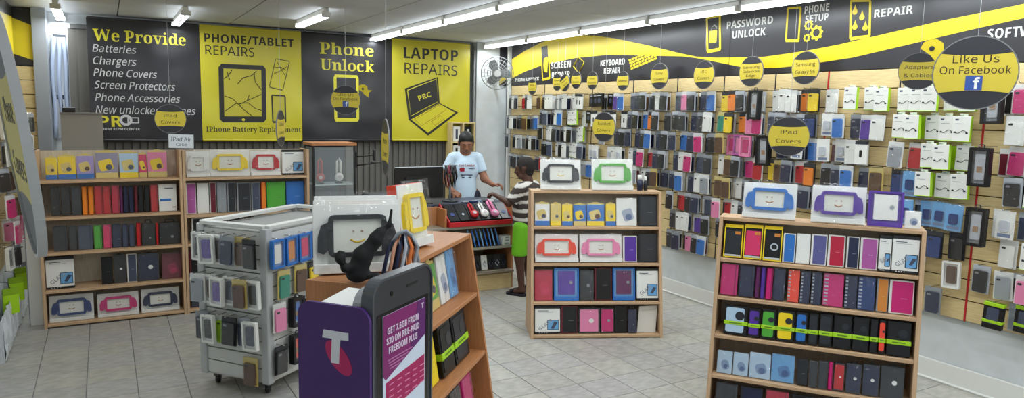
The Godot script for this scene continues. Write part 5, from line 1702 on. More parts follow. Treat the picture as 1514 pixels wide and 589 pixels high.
	box(cr, "body", Vector3(0.05, 0.11, 0.04), hue("grey", 0.4), Vector3(0, 0.055, 0), Vector3(-0.2, 0, 0), 0.008)
	box(cr, "display", Vector3(0.036, 0.03, 0.003), hue("slate", 0.2), Vector3(0, 0.08, 0.017), Vector3(-0.2, 0, 0))
	# spinner rack with cords at the right of the monitor
	var rk := thing("cord_rack", "grey post rack hung with black cords beside the monitor", "rack", Vector3(3.285, 0.922, -7.1))
	part(rk, "post", tube([Vector3(0, 0, 0), Vector3(0, 0.42, 0)], 0.012, 8), hue("grey", 0.3))
	part(rk, "base", lathe([Vector2(0, 0), Vector2(0.09, 0), Vector2(0.09, 0.012), Vector2(0, 0.02)], 18), hue("charcoal"))
	for k in 4:
		var a := -0.06 + 0.035 * k
		part(rk, "cord", tube([Vector3(a, 0.4, 0.02), Vector3(a - 0.02, 0.28, 0.03), Vector3(a, 0.17, 0.03), Vector3(a + 0.02, 0.28, 0.03), Vector3(a, 0.4, 0.02)], 0.012, 6), hue("black" if k != 1 else "maroon", 0.5))
	box(rk, "crossbar", Vector3(0.16, 0.012, 0.012), hue("grey", 0.3), Vector3(0, 0.4, 0.01))
	for k in 5:
		var b := thing("loose_pouch", ["clear plastic pouch", "small dark blue pouch", "crumpled clear bag", "flat black wallet case", "loose white cable tag"][k] + " lying on the counter before the man", "pouch", Vector3(3.42 + 0.075 * k, 0.921, -6.98 + 0.04 * (k % 2)), 0.4 * k, "small packs on the worktop")
		box(b, "body", Vector3(0.09, 0.012 + 0.004 * k, 0.06), [hue("silver", 0.3), hue("deep blue"), hue("pale blue", 0.2), hue("black"), hue("white")][k], Vector3(0, 0.008, 0), Vector3.ZERO, 0.003)
		box(b, "flap", Vector3(0.085, 0.004, 0.025), hue("grey", 0.4), Vector3(0, 0.016 + 0.004 * k, 0.015))
	# glass cabinet
	var g := thing("glass_cabinet", "narrow glass cabinet with wooden top beside the wall bookcase", "cabinet", Vector3(2.07, 0, -7.5))
	var blk := hue("black", 0.4)
	for x in [-0.215, 0.215]:
		for z in [-0.165, 0.165]:
			box(g, "post", Vector3(0.02, 1.53, 0.02), blk, Vector3(x, 0.765, z))
	box(g, "top", Vector3(0.47, 0.03, 0.38), wood("orange"), Vector3(0, 1.545, 0))
	box(g, "base", Vector3(0.45, 0.1, 0.35), blk, Vector3(0, 0.05, 0))
	box(g, "back_board", Vector3(0.42, 1.42, 0.01), mat(Color(0.13, 0.16, 0.24), 0.4), Vector3(0, 0.81, -0.16))
	for y in [0.45, 0.8, 1.12]:
		box(g, "glass_shelf", Vector3(0.41, 0.008, 0.31), mat(Color(0.8, 0.88, 0.88), 0.1), Vector3(0, y, 0))
	part(g, "front_pane", box_mesh(Vector3(0.41, 1.41, 0.005), 0.0005), glass(), Vector3(0, 0.81, 0.165))
	for x in [-0.215, 0.215]:
		part(g, "side_pane", box_mesh(Vector3(0.005, 1.41, 0.31), 0.0005), glass(), Vector3(x, 0.81, 0))
	for k in 2:
		var hp := thing("headphones", ["red", "white"][k] + " headphones on a stand inside the glass cabinet", "headphones", Vector3(1.95 + 0.2 * k, 1.127, -7.45))
		headphones(hp, Vector3(0, 0.1, 0), hue(["red", "white"][k], 0.3), 1.1)
		box(hp, "stand_foot", Vector3(0.07, 0.01, 0.06), blk, Vector3(0, 0.005, 0))
		part(hp, "stand_stem", tube([Vector3(0, 0.005, -0.015), Vector3(0, 0.2, -0.015)], 0.008, 6), blk)
	for k in 5:
		var b := thing("accessory_box", ["magenta", "silver", "crimson", "white", "navy"][k] + " accessory box on the glass cabinet's middle shelf", "box", Vector3(1.92 + 0.075 * k, 0.807, -7.45), 0.0, "boxes in the glass cabinet")
		box(b, "box", Vector3(0.066, 0.12 + 0.02 * (k % 2), 0.06), hue(["magenta", "silver", "crimson", "white", "navy"][k], 0.4), Vector3(0, 0.06 + 0.01 * (k % 2), 0))
		box(b, "label", Vector3(0.04, 0.03, 0.002), hue("silver"), Vector3(0, 0.07, 0.0305), Vector3.ZERO, 0.0004)
	# folding arm on the cabinet's corner
	var ar := thing("folding_bracket", "black folding wall bracket arm beside the glass cabinet", "bracket", Vector3(2.303, 1.3, -7.335))
	box(ar, "wall_plate", Vector3(0.012, 0.16, 0.03), blk, Vector3(0.0, 0.08, 0))
	part(ar, "upper_arm", tube([Vector3(0, 0.11, 0), Vector3(0.2, 0.13, 0.02)], 0.008, 6), blk)
	part(ar, "lower_arm", tube([Vector3(0, 0.02, 0), Vector3(0.15, 0.04, 0.02), Vector3(0.23, 0.05, 0.02)], 0.008, 6), blk)
	box(ar, "tray_plate", Vector3(0.09, 0.012, 0.08), blk, Vector3(0.21, 0.05, 0.02))
	box(ar, "clamp", Vector3(0.03, 0.12, 0.03), blk, Vector3(0.19, 0.13, 0.02), Vector3.ZERO, 0.008)
	# wall shelves behind the man
	var ws := thing("wall_shelves", "small wooden wall shelves with boxed accessories behind the man", "shelf", Vector3(4.5, 0, -9.38))
	for x in [-0.18, 0.0, 0.18]:
		box(ws, "upright", Vector3(0.02, 1.76, 0.2), wood("pine", true), Vector3(x, 0.88, 0))
	for y in [0.3, 0.62, 0.92, 1.2, 1.47, 1.75]:
		box(ws, "shelf", Vector3(0.36, 0.018, 0.2), wood("pine"), Vector3(0, y, 0))
	box(ws, "back_board", Vector3(0.36, 1.74, 0.01), hue("charcoal"), Vector3(0, 0.88, -0.095))
	for k in 6:
		var y: float = [1.48, 1.48, 1.21, 1.21, 0.93, 0.93][k]
		var b := thing("shelf_box", ["white box with a dark picture", "black box with a white earphone", "tall white box with a black stripe", "grey carton", "plain white carton", "dark carton"][k] + " on the wall shelves behind the man", "box", Vector3(4.41 + 0.18 * (k % 2), y, -9.36))
		box(b, "box", Vector3(0.11, 0.22, 0.08), hue(["white", "black", "white", "grey", "white", "charcoal"][k], 0.4), Vector3(0, 0.11, 0))
		box(b, "picture", Vector3(0.035, 0.14, 0.003), hue(["slate", "white", "black", "silver", "grey", "slate"][k], 0.4), Vector3(0, 0.11, 0.041))
	# wall fan
	var fan := thing("wall_fan", "grey wire-guard wall fan beside the yellow laptop banner", "fan", Vector3(4.88, 2.465, -9.0))
	fan.basis = Basis.looking_at(Vector3(0.42, 0.12, -0.9), Vector3.UP)
	var wire := mat(Color(0.62, 0.63, 0.63), 0.35, 0.3)
	for side in [1.0, -1.0]:
		var cage := part(fan, "guard", tube(range(24).map(func(k): return Vector3(cos(TAU * k / 24.0) * 0.228, sin(TAU * k / 24.0) * 0.228, 0.0)), 0.006, 5, true), wire, Vector3(0, 0, 0.03))
		for rr_k in 4:
			var rad := 0.05 + 0.045 * rr_k
			part(cage, "guard_ring", tube(range(20).map(func(k): return Vector3(cos(TAU * k / 20.0) * rad, sin(TAU * k / 20.0) * rad, side * 0.07 * (1.0 - pow(rad / 0.228, 2.0)))), 0.0028, 4, true), wire)
		for k in 24:
			var a := TAU * k / 24.0
			part(cage, "guard_wire", tube([Vector3(cos(a) * 0.04, sin(a) * 0.04, side * 0.068), Vector3(cos(a) * 0.14, sin(a) * 0.14, side * 0.044), Vector3(cos(a) * 0.228, sin(a) * 0.228, 0)], 0.002, 4), wire)
	part(fan, "hub_badge", disc(0.045, 0.01, 20), mat(Color(0.75, 0.75, 0.74), 0.4), Vector3(0, 0, 0.095))
	for k in 3:
		var bl := PackedVector2Array([Vector2(0.02, -0.03), Vector2(0.12, -0.075), Vector2(0.19, -0.06), Vector2(0.2, 0.01), Vector2(0.15, 0.06), Vector2(0.03, 0.035)])
		part(fan, "blade", slab(bl, 0.004, "blade"), mat(Color(0.5, 0.52, 0.53), 0.3), Vector3(0, 0, 0.03), Vector3(0.25, 0, TAU * k / 3.0))
	part(fan, "motor", lathe([Vector2(0, -0.1), Vector2(0.05, -0.1), Vector2(0.07, -0.06), Vector2(0.07, 0.0), Vector2(0.04, 0.02), Vector2(0, 0.02)], 18), mat(Color(0.6, 0.6, 0.6), 0.4), Vector3(0, 0, -0.02), Vector3(PI / 2, 0, 0))
	var inv := fan.transform.affine_inverse()
	part(fan, "wall_arm", tube([inv * Vector3(4.93, 2.45, -9.08), inv * Vector3(5.02, 2.38, -9.2), inv * Vector3(5.05, 2.36, -9.42)], 0.02, 8), mat(Color(0.6, 0.6, 0.6), 0.4))

func signs() -> void:
	var bay := ["over the first slatwall bay by the fan", "over the second bay", "tilted, between the second bay's two upright signs", "beside the tilted sign", "over the end of the second bay", "over the third bay", "over the fourth bay", "over the fifth bay", "over the sixth bay", "over the seventh bay"]
	var list := [[-8.394, 2.265, ["Nokia", "Covers"]], [-7.777, 2.31, ["Huawei", "Covers"]], [-7.529, 2.295, ["Phone", "Pouch"]], [-7.352, 2.325, ["LG", "Covers"]], [-7.013, 2.31, ["Other", "Accessories"]], [-6.434, 2.29, ["Universal"]], [-5.826, 2.32, ["Sony", "Covers"]], [-5.181, 2.31, ["HTC", "Covers"]], [-4.594, 2.32, ["Samsung", "Galaxy S6", "Edge"]], [-4.02, 2.325, ["Samsung", "Galaxy S6"]]]
	for k in list.size():
		var s: Array = list[k]
		round_sign("round black sign with yellow belt, " + bay[k], s[2], Vector3(5.10 if k != 2 else 5.05, s[1], s[0]), -PI / 2, 0.135 if k > 5 else 0.105, 2.92 - s[1], "category signs along the slatwall", 0.5 if k == 2 else 0.0)
	round_sign("round Adapters and Cables sign above the white cable boxes", ["Adapters", "& Cables"], Vector3(4.75, 2.235, -2.85), -1.05, 0.12, 0.685, "category signs along the slatwall")
	var yel := mat(Color(0.84, 0.75, 0.12), 0.45)
	var like := round_sign("large round Like Us sign with blue square logo above the slatwall", ["Like Us", "On Facebook", ""], Vector3(3.517, 2.129, -1.846), -1.087, 0.168, 0.79)
	var like2 := round_sign("round Like Us sign hanging before the black unlock banner", ["Like Us", "On Facebook", ""], Vector3(2.139, 2.0, -7.148), -0.3, 0.145, 0.92)
	for l in [like, like2]:
		var rad := 0.168 if l == like else 0.145
		var lg := part(l, "logo_square", rr(rad * 0.4, rad * 0.4, 0.003, 0.003), mat(Color(0.2, 0.32, 0.6), 0.4), Vector3(0, -rad * 0.27, 0.005))
		words(lg, "lettering", "f", rad * 0.17, rad * 0.3, hue("white"), Vector3(rad * 0.06, -rad * 0.02, 0.003), font_bold)
		var s := -1.0 if l == like else 1.0
		var beak := PackedVector2Array([Vector2(-0.055, 0.0), Vector2(-0.05, 0.03), Vector2(-0.03, 0.05), Vector2(0.0, 0.057), Vector2(0.03, 0.045), Vector2(0.042, 0.015), Vector2(0.085, 0.02), Vector2(0.06, -0.01), Vector2(0.07, -0.06), Vector2(0.02, -0.04), Vector2(-0.005, -0.02)])
		part(l, "yellow_cutout", slab(beak, 0.004, "beak"), yel, Vector3(s * 0.175, 0.105, -0.002), Vector3(0, 0, -0.25), "yellow cut-out shape with a round hole")
		part(l, "cutout_hole", disc(0.012, 0.006, 12), hue("charcoal"), Vector3(s * 0.175 - 0.005, 0.012 + 0.105, -0.002))
	round_sign("round iPad Covers sign hanging over the slanted bookcase of coloured covers", ["iPad", "Covers"], Vector3(3.842, 1.788, -3.122), -0.86, 0.125, 1.13)
	round_sign("round Tablet Covers sign hanging over the middle bookcase", ["Tablet", "Covers"], Vector3(4.03, 1.792, -5.337), -1.35, 0.135, 1.13)
	round_sign("round iPad Covers sign hanging before the black services banner", ["iPad", "Covers"], Vector3(0.494, 1.796, -6.67), -0.05, 0.12, 1.12)
	round_sign("round sign seen edge-on before the yellow tablet repairs banner", ["Tablet", "Covers"], Vector3(1.341, 1.73, -6.407), 1.13, 0.155, 1.19)
	round_sign("tall round sign seen edge-on before the laptop repairs banner", ["Phone", "Covers"], Vector3(1.921, 1.615, -5.361), -1.785, 0.22, 1.3)
	round_sign("big round sign seen edge-on, hanging near the left wall", ["Phone", "Covers"], Vector3(-0.18, 1.82, -2.056), -1.425, 0.287, 1.08, "", 0.0, 0.11, 0.02)

# ------------------------------------------------------------------ the left wall
func left_side() -> void:
	var wl: Node3D = get_node("wall_left")
	var pine := wood("pine")
	for k in 3:
		var o := part(wl, "slatwall_panel", box_mesh(Vector3(0.012, 1.8, 1.18), 0.001), mat(Color(0.36, 0.29, 0.18), 0.7), Vector3(-0.812, 1.4, -8.6 + 1.2 * k) - wl.position)
		var sl := box_mesh(Vector3(1.18, 0.142, 0.012), 0.003)
		for n in 12:
			part(o, "slat", sl, pine, Vector3(0.012, -0.825 + 0.15 * n, 0), Vector3(0, PI / 2, 0))
	var rp := part(wl, "end_panel", box_mesh(Vector3(0.2, 1.8, 0.012), 0.001), mat(Color(0.36, 0.29, 0.18), 0.7), Vector3(-0.715, 1.4, -9.33) - wl.position)
	for n in 12:
		part(rp, "slat", box_mesh(Vector3(0.19, 0.142, 0.012), 0.003), pine, Vector3(0, -0.825 + 0.15 * n, 0.012))
	var fe := thing("fascia_return", "short yellow and black end piece of the left wall fascia", "banner", Vector3(-0.715, 2.31, -9.32))
	box(fe, "vinyl", Vector3(0.2, 0.6, 0.012), mat(Color(0.17, 0.165, 0.18), 0.32), Vector3(0, 0.3, 0))
	plate(fe, "swoosh", [Vector2(-0.1, 0.12), Vector2(0.1, 0.05), Vector2(0.1, 0.42), Vector2(-0.1, 0.5)], 0.0015, mat(Color(0.84, 0.75, 0.12), 0.4), Vector3(0, 0, 0.006))
	var fa := thing("fascia_banner", "yellow and black fascia banner on the left wall", "banner", Vector3(-0.79, 2.3, -7.0), PI / 2)
	box(fa, "vinyl", Vector3(4.4, 0.6, 0.012), mat(Color(0.17, 0.165, 0.18), 0.32), Vector3(0, 0.305, 0))
	plate(fa, "swoosh", [Vector2(-2.2, 0.3), Vector2(-1.0, 0.2), Vector2(0.5, 0.12), Vector2(2.2, 0.05), Vector2(2.2, 0.5), Vector2(0.8, 0.42), Vector2(-0.8, 0.4), Vector2(-2.2, 0.55)], 0.0015, mat(Color(0.84, 0.75, 0.12), 0.4), Vector3(0, 0, 0.006))
	var rows := ["wkgVSwVkcwgV", "kwQbkVkgnkcw", "VkwgcwkVkcbk", "rkOgcwkVkcbm", "mmpkFmwmFmpm", "ckVkmcgmkwcV"]
	for r in 6:
		for n in rows[r].length():
			var z: float = -8.9 + 0.17 * n
			var y := 1.8 - 0.215 * r
			var off: float = 0.05 + 0.035 * ((n * 5 + r) % 3)
			part(wl, "hook", tube([Vector3(-0.8, y + 0.006, z) - wl.position, Vector3(-0.74 + off, y + 0.006, z) - wl.position], 0.003, 5), mat(Color(0.75, 0.75, 0.75), 0.25, 0.9))
			hang_pack(rows[r][n], Vector3(-0.775 + off, y, z), PI / 2 - 0.5 - 0.3 * sin(n * 2.3 + r), 0.05 * sin(n * 1.3), "%s hook row, left wall" % ORDINAL[r], "packs on the left wall")
	var t := thing("floor_bin", "long white floor bin under the left wall hooks", "bin", Vector3(-0.755, 0, -7.5))
	var cloth := mat(Color(0.78, 0.79, 0.8), 0.4)
	box(t, "front_board", Vector3(0.012, 0.32, 2.6), cloth, Vector3(0.05, 0.16, 0))
	box(t, "floor_board", Vector3(0.09, 0.012, 2.6), cloth, Vector3(0, 0.05, 0))
	for e in [-1.0, 1.0]:
		box(t, "end_board", Vector3(0.09, 0.32, 0.012), cloth, Vector3(0, 0.16, e * 1.3))
	for k in 10:
		part(t, "plastic_cover", sheet(0.26, 0.34, 0.012, k), mat(Color(0.8, 0.82, 0.84), 0.25), Vector3(0.058, 0.18, -1.15 + 0.255 * k), Vector3(0, PI / 2, 0))
	for k in 3:
		var p := thing("lime_pouch", "lime green pouch hanging over the white floor bin", "pouch", Vector3(-0.7, 0.22, -6.75 - 0.42 * k), 0.5, "lime pouches over the floor bin")
		part(p, "pouch_body", rr(0.11, 0.2, 0.02, 0.012), hue("lime", 0.4), Vector3(0, 0.12, 0))
		part(p, "pouch_flap", rr(0.112, 0.05, 0.024, 0.01), mat(HUES["lime"].darkened(0.2), 0.4), Vector3(0, 0.2, -0.001))
		part(p, "strap", tube([Vector3(0, 0.22, 0.01), Vector3(-0.01, 0.27, 0.0), Vector3(-0.06, 0.28, -0.03)], 0.004, 5), hue("charcoal"))
	var w := thing("white_board", "tall white board at the side of the left wall bookcase", "board", Vector3(-0.565, 0, -7.2))
	box(w, "sheet", Vector3(0.1, 1.46, 0.016), hue("white", 0.5), Vector3(0, 0.73, 0))
	box(w, "edge_trim", Vector3(0.008, 1.46, 0.02), hue("grey", 0.5), Vector3(-0.05, 0.73, 0))
	var pb := thing("pale_partition", "pale grey free-standing board behind the left wall bookcase", "board", Vector3(-0.19, 0, -8.6))
	box(pb, "panel", Vector3(0.37, 1.8, 0.03), mat(Color(0.62, 0.6, 0.57), 0.7), Vector3(0, 0.9, 0))
	box(pb, "cap_rail", Vector3(0.38, 0.02, 0.05), mat(Color(0.5, 0.48, 0.46), 0.6), Vector3(0, 1.81, 0))
	var ro := thing("small_router", "small black box with an aerial on the pale partition board", "router", Vector3(-0.3, 1.82, -8.6))
	box(ro, "body", Vector3(0.12, 0.05, 0.05), hue("black", 0.4), Vector3(0, 0.025, 0), Vector3.ZERO, 0.006)
	part(ro, "aerial", tube([Vector3(-0.05, 0.04, 0), Vector3(-0.055, 0.13, 0)], 0.004, 6), hue("black"))

# ------------------------------------------------------------------ the two people
func people() -> void:
	# the man behind the counter, head bowed over his hands
	var skin := mat(Color(0.56, 0.37, 0.27), 0.55)
	var hair := mat(Color(0.04, 0.035, 0.035), 0.6)
	var t := thing("person", "man in a pale blue printed T-shirt looking down behind the counter", "person", Vector3(3.72, 0, -7.62), -0.3)
	var hb := Basis.from_euler(Vector3(0.42, -0.05, 0.0))
	var hc := Vector3(0.0, 1.535, 0.06)
	var wr_r := Vector3(-0.17, 0.985, 0.2)
	var wr_l := Vector3(0.3, 1.06, 0.22)
	var legs := []
	for s in [-1.0, 1.0]:
		legs += [[Vector3(s * 0.09, 0.92, 0), 0.095, Vector3(s * 0.1, 0.5, 0.02), 0.062], [Vector3(s * 0.1, 0.5, 0.02), 0.06, Vector3(s * 0.1, 0.08, -0.02), 0.04], [Vector3(s * 0.1, 0.04, -0.03), 0.036, Vector3(s * 0.115, 0.03, 0.14), 0.03]]
	var torso := [[Vector3(0, 0.93, 0), 0.125, Vector3(0, 1.08, 0.0), 0.11], [Vector3(0, 1.08, 0), 0.11, Vector3(0, 1.27, -0.005), 0.12], [Vector3(-0.055, 1.22, 0), 0.1, Vector3(0.055, 1.22, 0), 0.1], [Vector3(-0.125, 1.365, -0.01), 0.056, Vector3(0.125, 1.365, -0.01), 0.056]]
	var arms := [[Vector3(-0.155, 1.36, -0.01), 0.05, Vector3(-0.265, 1.13, 0.03), 0.042], [Vector3(-0.265, 1.13, 0.03), 0.041, wr_r, 0.027], [Vector3(0.155, 1.36, -0.01), 0.05, Vector3(0.225, 1.12, 0.06), 0.042], [Vector3(0.225, 1.12, 0.06), 0.041, wr_l, 0.027]]
	var neck := [[Vector3(0, 1.36, -0.01), 0.062, Vector3(0, 1.47, 0.02), 0.057]]
	var hand_r := body_mesh(hand_bones(wr_r, Vector3(0.75, -0.5, 0.3), Vector3(0.1, -0.6, -0.5), 0.95, 0.6, -1.0), 0.008, 0.004)
	var hand_l := body_mesh(hand_bones(wr_l, Vector3(0.8, 0.1, 0.45), Vector3(-0.3, -0.9, 0.1), 0.95, 0.45, -1.0), 0.008, 0.004)
	var body := part(t, "body", joined([body_mesh(legs + torso + arms + neck, 0.04, 0.013), head_mesh(hc, hb, 1.0), hand_r, hand_l]), skin)
	head_details(t, body, hc, hb, 1.0, hair)
	var shirt := []
	for b in torso:
		shirt.append([b[0], b[1] + 0.014, b[2], b[3] + 0.014])
	shirt.append([Vector3(0, 0.9, 0), 0.14, Vector3(0, 1.0, 0), 0.13])
	shirt += [[Vector3(-0.15, 1.36, -0.01), 0.066, Vector3(-0.22, 1.225, 0.012), 0.062], [Vector3(0.15, 1.36, -0.01), 0.066, Vector3(0.2, 1.22, 0.028), 0.062]]
	var cuts := [[Vector3(0, 1.435, 0.0), Vector3(0, 1, 0.25).normalized()], [Vector3(0, 0.83, 0), Vector3(0, -1, 0)], [Vector3(-0.22, 1.205, 0.015), Vector3(-0.5, -0.85, 0.1).normalized()], [Vector3(0.205, 1.2, 0.03), Vector3(0.3, -0.93, 0.15).normalized()]]
	# the two sleeve cuts only trim what lies outside the trunk
	var sh := part(t, "t_shirt", joined([body_mesh(shirt.slice(0, 5), 0.04, 0.012, cuts.slice(0, 2)), body_mesh([shirt[5]], 0.03, 0.011, [cuts[2]]), body_mesh([shirt[6]], 0.03, 0.011, [cuts[3]])]), mat(Color(0.76, 0.84, 0.90), 0.8))
	var red := mat(Color(0.6, 0.1, 0.15), 0.7)
	var ink := mat(Color(0.25, 0.25, 0.32), 0.7)
	words(sh, "lettering", "East London", 0.19, 0.026, red, Vector3(0.0, 1.285, 0.13), font_serif, 0.2)
	var gu := part(sh, "guitar_print", slab(PackedVector2Array(rr_points(0.07, 0.05, 0.024, 5)), 0.012), red, Vector3(-0.05, 1.235, 0.118))
	part(gu, "guitar_neck", rr(0.13, 0.008, 0.012, 0.003), ink, Vector3(0.09, 0.012, 0), Vector3(0, 0, 0.12))
	for k in 3:
		part(sh, "print_line", rr(0.14 - 0.03 * k, 0.011, 0.012, 0.004), ink, Vector3(0.0, 1.17 - 0.028 * k, 0.117 - 0.002 * k))
	var tr := []
	for s in [-1.0, 1.0]:
		tr += [[Vector3(s * 0.08, 0.9, 0), 0.115, Vector3(s * 0.1, 0.5, 0.02), 0.085], [Vector3(s * 0.1, 0.5, 0.02), 0.085, Vector3(s * 0.1, 0.12, -0.02), 0.066]]
	part(t, "trousers", body_mesh(tr, 0.03, 0.014, [[Vector3(0, 0.1, 0), Vector3(0, -1, 0)]]), mat(Color(0.14, 0.16, 0.22), 0.8))
	# the boy at the counter, seen from behind
	var bskin := mat(Color(0.30, 0.18, 0.13), 0.55)
	var bhair := mat(Color(0.13, 0.11, 0.10), 0.85)
	var b := thing("person", "child in a brown and white striped shirt and green shorts at the counter", "person", Vector3(3.81, 0, -6.34), -2.6)
	var bc := Vector3(0.01, 1.325, 0.03)
	var bb := Basis.from_euler(Vector3(0.15, 0.25, 0.0))
	var wl := Vector3(0.13, 1.05, 0.31)
	var wrr := Vector3(-0.2, 0.72, 0.05)
	var bl := []
	for s in [-1.0, 1.0]:
		bl += [[Vector3(s * 0.075, 0.73, 0), 0.078, Vector3(s * 0.085, 0.4, 0.02), 0.05], [Vector3(s * 0.085, 0.4, 0.02), 0.05, Vector3(s * 0.085, 0.08, -0.015), 0.032], [Vector3(s * 0.085, 0.045, -0.025), 0.03, Vector3(s * 0.1, 0.035, 0.1), 0.026]]
	var bt := [[Vector3(0, 0.75, 0), 0.11, Vector3(0, 0.9, -0.005), 0.11], [Vector3(0, 0.9, 0), 0.11, Vector3(0, 1.05, -0.01), 0.12], [Vector3(-0.11, 1.13, -0.01), 0.052, Vector3(0.11, 1.13, -0.01), 0.052]]
	var ba := [[Vector3(-0.145, 1.13, -0.01), 0.046, Vector3(-0.2, 0.93, 0.02), 0.036], [Vector3(-0.2, 0.93, 0.02), 0.035, wrr, 0.023], [Vector3(0.145, 1.13, -0.01), 0.046, Vector3(0.21, 0.985, 0.09), 0.036], [Vector3(0.21, 0.985, 0.09), 0.035, wl, 0.023], [Vector3(0, 1.14, -0.01), 0.048, Vector3(0, 1.24, 0.0), 0.045]]
	var hl := body_mesh(hand_bones(wl, Vector3(-0.4, 0.05, 0.9), Vector3(-0.2, -0.9, 0), 0.8, 0.5, 1.0), 0.007, 0.004)
	var hr := body_mesh(hand_bones(wrr, Vector3(0.05, -1.0, 0.15), Vector3(0.9, 0, 0.2), 0.8, 0.5, -1.0), 0.007, 0.004)
	var bbody := part(b, "body", joined([body_mesh(bl + bt + ba, 0.035, 0.012), head_mesh(bc, bb, 0.94), hl, hr]), bskin)
	head_details(b, bbody, bc, bb, 0.94, bhair)
	var stripe := func(p: Vector3) -> Color:
		var h := p.y + absf(p.x) * 0.25
		return Color(0.62, 0.60, 0.56) if fposmod(h, 0.092) < 0.036 else Color(0.045, 0.035, 0.03)
	var bs := []
	for q in bt:
		bs.append([q[0], q[1] + 0.028, q[2], q[3] + 0.028])
	var sm := StandardMaterial3D.new()
	sm.vertex_color_use_as_albedo = true
	sm.roughness = 0.85
	part(b, "striped_shirt", joined([body_mesh(bs, 0.04, 0.008, [[Vector3(0, 1.2, 0), Vector3(0, 1, 0.1).normalized()], [Vector3(0, 0.68, 0), Vector3(0, -1, 0)]], stripe), body_mesh([[Vector3(-0.135, 1.13, -0.01), 0.072, Vector3(-0.19, 0.99, 0.01), 0.066]], 0.02, 0.008, [[Vector3(-0.185, 0.985, 0.01), Vector3(-0.3, -0.95, 0).normalized()]], stripe), body_mesh([[Vector3(0.135, 1.13, -0.01), 0.072, Vector3(0.195, 1.01, 0.06), 0.066]], 0.02, 0.008, [[Vector3(0.195, 1.0, 0.07), Vector3(0.3, -0.85, 0.4).normalized()]], stripe)]), sm)
	var sho := []
	for s in [-1.0, 1.0]:
		sho.append([Vector3(s * 0.065, 0.72, 0), 0.1, Vector3(s * 0.085, 0.46, 0.02), 0.085])
	part(b, "shorts", body_mesh(sho, 0.03, 0.012, [[Vector3(0, 0.42, 0), Vector3(0, -1, 0)]]), mat(Color(0.42, 0.72, 0.08), 0.75))
	for s in [-1.0, 1.0]:
		var sd := part(b, "sandal", rr(0.09, 0.23, 0.022, 0.04), mat(Color(0.08, 0.09, 0.14), 0.6), Vector3(s * 0.095, 0.001, 0.045), Vector3(-PI / 2, 0, 0))
		part(sd, "strap", tube([Vector3(-0.045, -0.04, 0.02), Vector3(-0.03, -0.035, 0.055), Vector3(0.03, -0.035, 0.055), Vector3(0.045, -0.04, 0.02)], 0.014, 6), mat(Color(0.06, 0.07, 0.12), 0.6))

# ------------------------------------------------------------------ rows of packs on the slatwall: each letter is one pack, a dot an empty hook
func wall_packs() -> void:
	var bays := [
		[0, 0.28, ["kwkrcwb", "nwkcbsu", "ckwgkwk", "gkknwgc"]],
		[1, 0.205, ["kwwwgwwEE", "nskwukBBw", "kwwckwkwB", "kkswkwBBs", "rgwwuuwsg"]],
		[2, 0.205, ["eeeePu", "eEEeEE", "..g.nk", "SS.SwS", "uur.kP"]],
		[3, 0.205, ["snkkwk", "nkuokc", "nnkunk", "wnmrnk", "Pgwkbn"]],
		[4, 0.205, ["spknu", "kcncw", "nunmk", "nwmsc", "nunwg", "krkns", "cwwPk", "cnpku"]],
		[5, 0.205, ["yokkL", "tyopm", "bFfFk", "wbkmr", "bbwcK", "prwck", "kcnwb"]],
		[6, 0.205, ["wwwoy", "skrsd", "LnkSu", "ybnro", "trwkn"]],
		[7, 0.205, ["w.BBB", "SunPw", "SSwE.", "knunb", "osSwk"]],
		[8, 0.205, ["BBBBB", "BBBBB", "grBBB", "dDBBB", "bDDDD", "..ddK", ".kr.O", ".g.n."]],
		[9, 0.205, ["Lmkw", ".wcg", "Lmk.", ".kBg", "LSSk", ".wBS", "kgpn", ".ZZ."]],
	]
	var total := 0
	var steel := mat(Color(0.72, 0.73, 0.74), 0.25, 0.9)
	for e in bays:
		var k: int = e[0]
		var z0: float = BAYS[k][0]
		var z1: float = BAYS[k][1]
		var bay: Node3D = bay_nodes[k]
		for r in e[2].size():
			var row: String = e[2][r]
			var n := row.length()
			for i in n:
				if row[i] == ".":
					continue
				var step := (z1 - z0 - 0.04) / n
				var z := z0 + 0.02 + step * (i + 0.5) + rng.randf_range(-0.006, 0.006)
				var y: float = 2.155 - e[1] * r + rng.randf_range(-0.008, 0.004)
				var off: float = 0.03 + 0.036 * ((i + r) % 3)
				var big: bool = row[i] == "L"
				if big:
					off += 0.06
				var at := Vector3(5.236 - off, y, z)
				part(bay, "hook", tube([Vector3(0, 0, 0), Vector3(-off - 0.06, 0, 0), Vector3(-off - 0.066, 0.01, 0)], 0.003, 4, false, "hook%d" % int(off * 1000)), steel, Vector3(5.246, y + 0.006, z) - bay.position - (get_node("wall_right") as Node3D).position)
				hang_pack(row[i], at, -PI / 2 + rng.randf_range(-0.1, 0.08), rng.randf_range(-0.05, 0.05), "row %s, %s slatwall bay from the fan" % [["one", "two", "three", "four", "five", "six", "seven", "eight"][r], ORDINAL[k] if k else "first"], "packs on the slatwall", z > -7.3)
				total += 1
	spare_packs(bays)

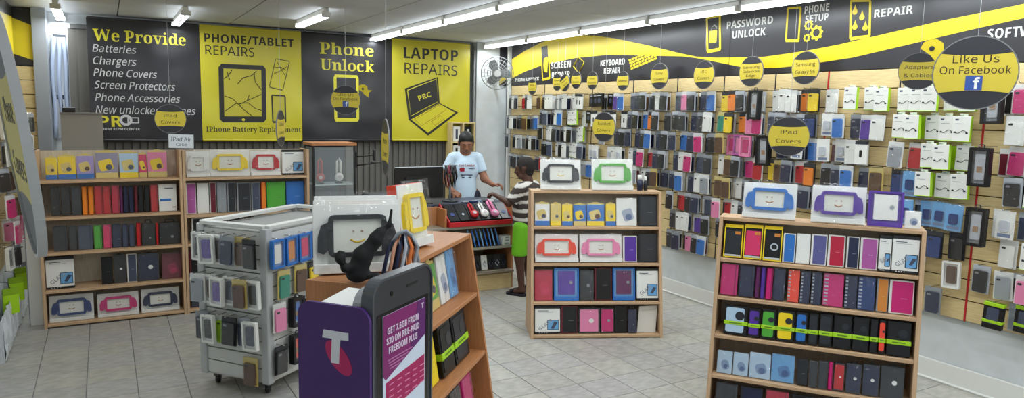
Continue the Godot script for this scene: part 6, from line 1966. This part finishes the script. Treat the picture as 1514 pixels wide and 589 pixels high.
func colour_box(st: SurfaceTool, c: Vector3, s: Vector3, col: Color) -> void:
	st.set_color(col.srgb_to_linear())
	var h := s / 2
	for ax in 3:
		for sg in [-1.0, 1.0]:
			var n := Vector3.ZERO
			n[ax] = sg
			var u := (ax + 1) % 3
			var v := (ax + 2) % 3
			var q := []
			for k in [[-1, -1], [1, -1], [1, 1], [-1, 1]]:
				var p := c
				p[ax] += sg * h[ax]
				p[u] += k[0] * h[u]
				p[v] += k[1] * h[v]
				q.append(p)
			tri(st, q[0], q[1], q[2], n)
			tri(st, q[0], q[2], q[3], n)

# the packs that hang behind the front ones and half hidden between them: past the count of single things, one object
func spare_packs(bays: Array) -> void:
	var st := SurfaceTool.new()
	st.begin(Mesh.PRIMITIVE_TRIANGLES)
	st.set_smooth_group(-1)
	var tones := ["black", "black", "charcoal", "slate", "navy", "white", "grey", "black", "brown", "navy", "maroon", "white"]
	for e in bays:
		var k: int = e[0]
		var z0: float = BAYS[k][0]
		var z1: float = BAYS[k][1]
		for r in e[2].size():
			var row: String = e[2][r]
			var n := row.length()
			var step := (z1 - z0 - 0.04) / n
			for i in n - 1:
				if row[i] == "." or row[i + 1] == "." or rng.randf() < 0.2:
					continue
				var z := z0 + 0.02 + step * (i + 1.0)
				var y: float = 2.155 - e[1] * r - 0.012
				var tone: String = tones[rng.randi_range(0, tones.size() - 1)]
				var h := 0.19
				if row[i] == "B" and row[i + 1] == "B":
					colour_box(st, Vector3(5.226, y - h * 0.42, z), Vector3(0.014, h * 0.84, 0.1), HUES["lime"])
					continue
				colour_box(st, Vector3(5.233, y - h / 2, z), Vector3(0.003, h, 0.1), HUES["silver"] if i % 2 else HUES["white"])
				colour_box(st, Vector3(5.225, y - h * 0.56, z), Vector3(0.012, h * 0.74, 0.08), HUES[tone])
	st.generate_normals()
	var o := MeshInstance3D.new()
	o.name = "hanging_packs"
	o.mesh = st.commit()
	var m := StandardMaterial3D.new()
	m.vertex_color_use_as_albedo = true
	m.roughness = 0.4
	o.material_override = m
	add_child(o)
	o.set_meta("label", "further phone case packs hanging behind the front ones on the slatwall")
	o.set_meta("category", "blister packs")
	o.set_meta("kind", "stuff")
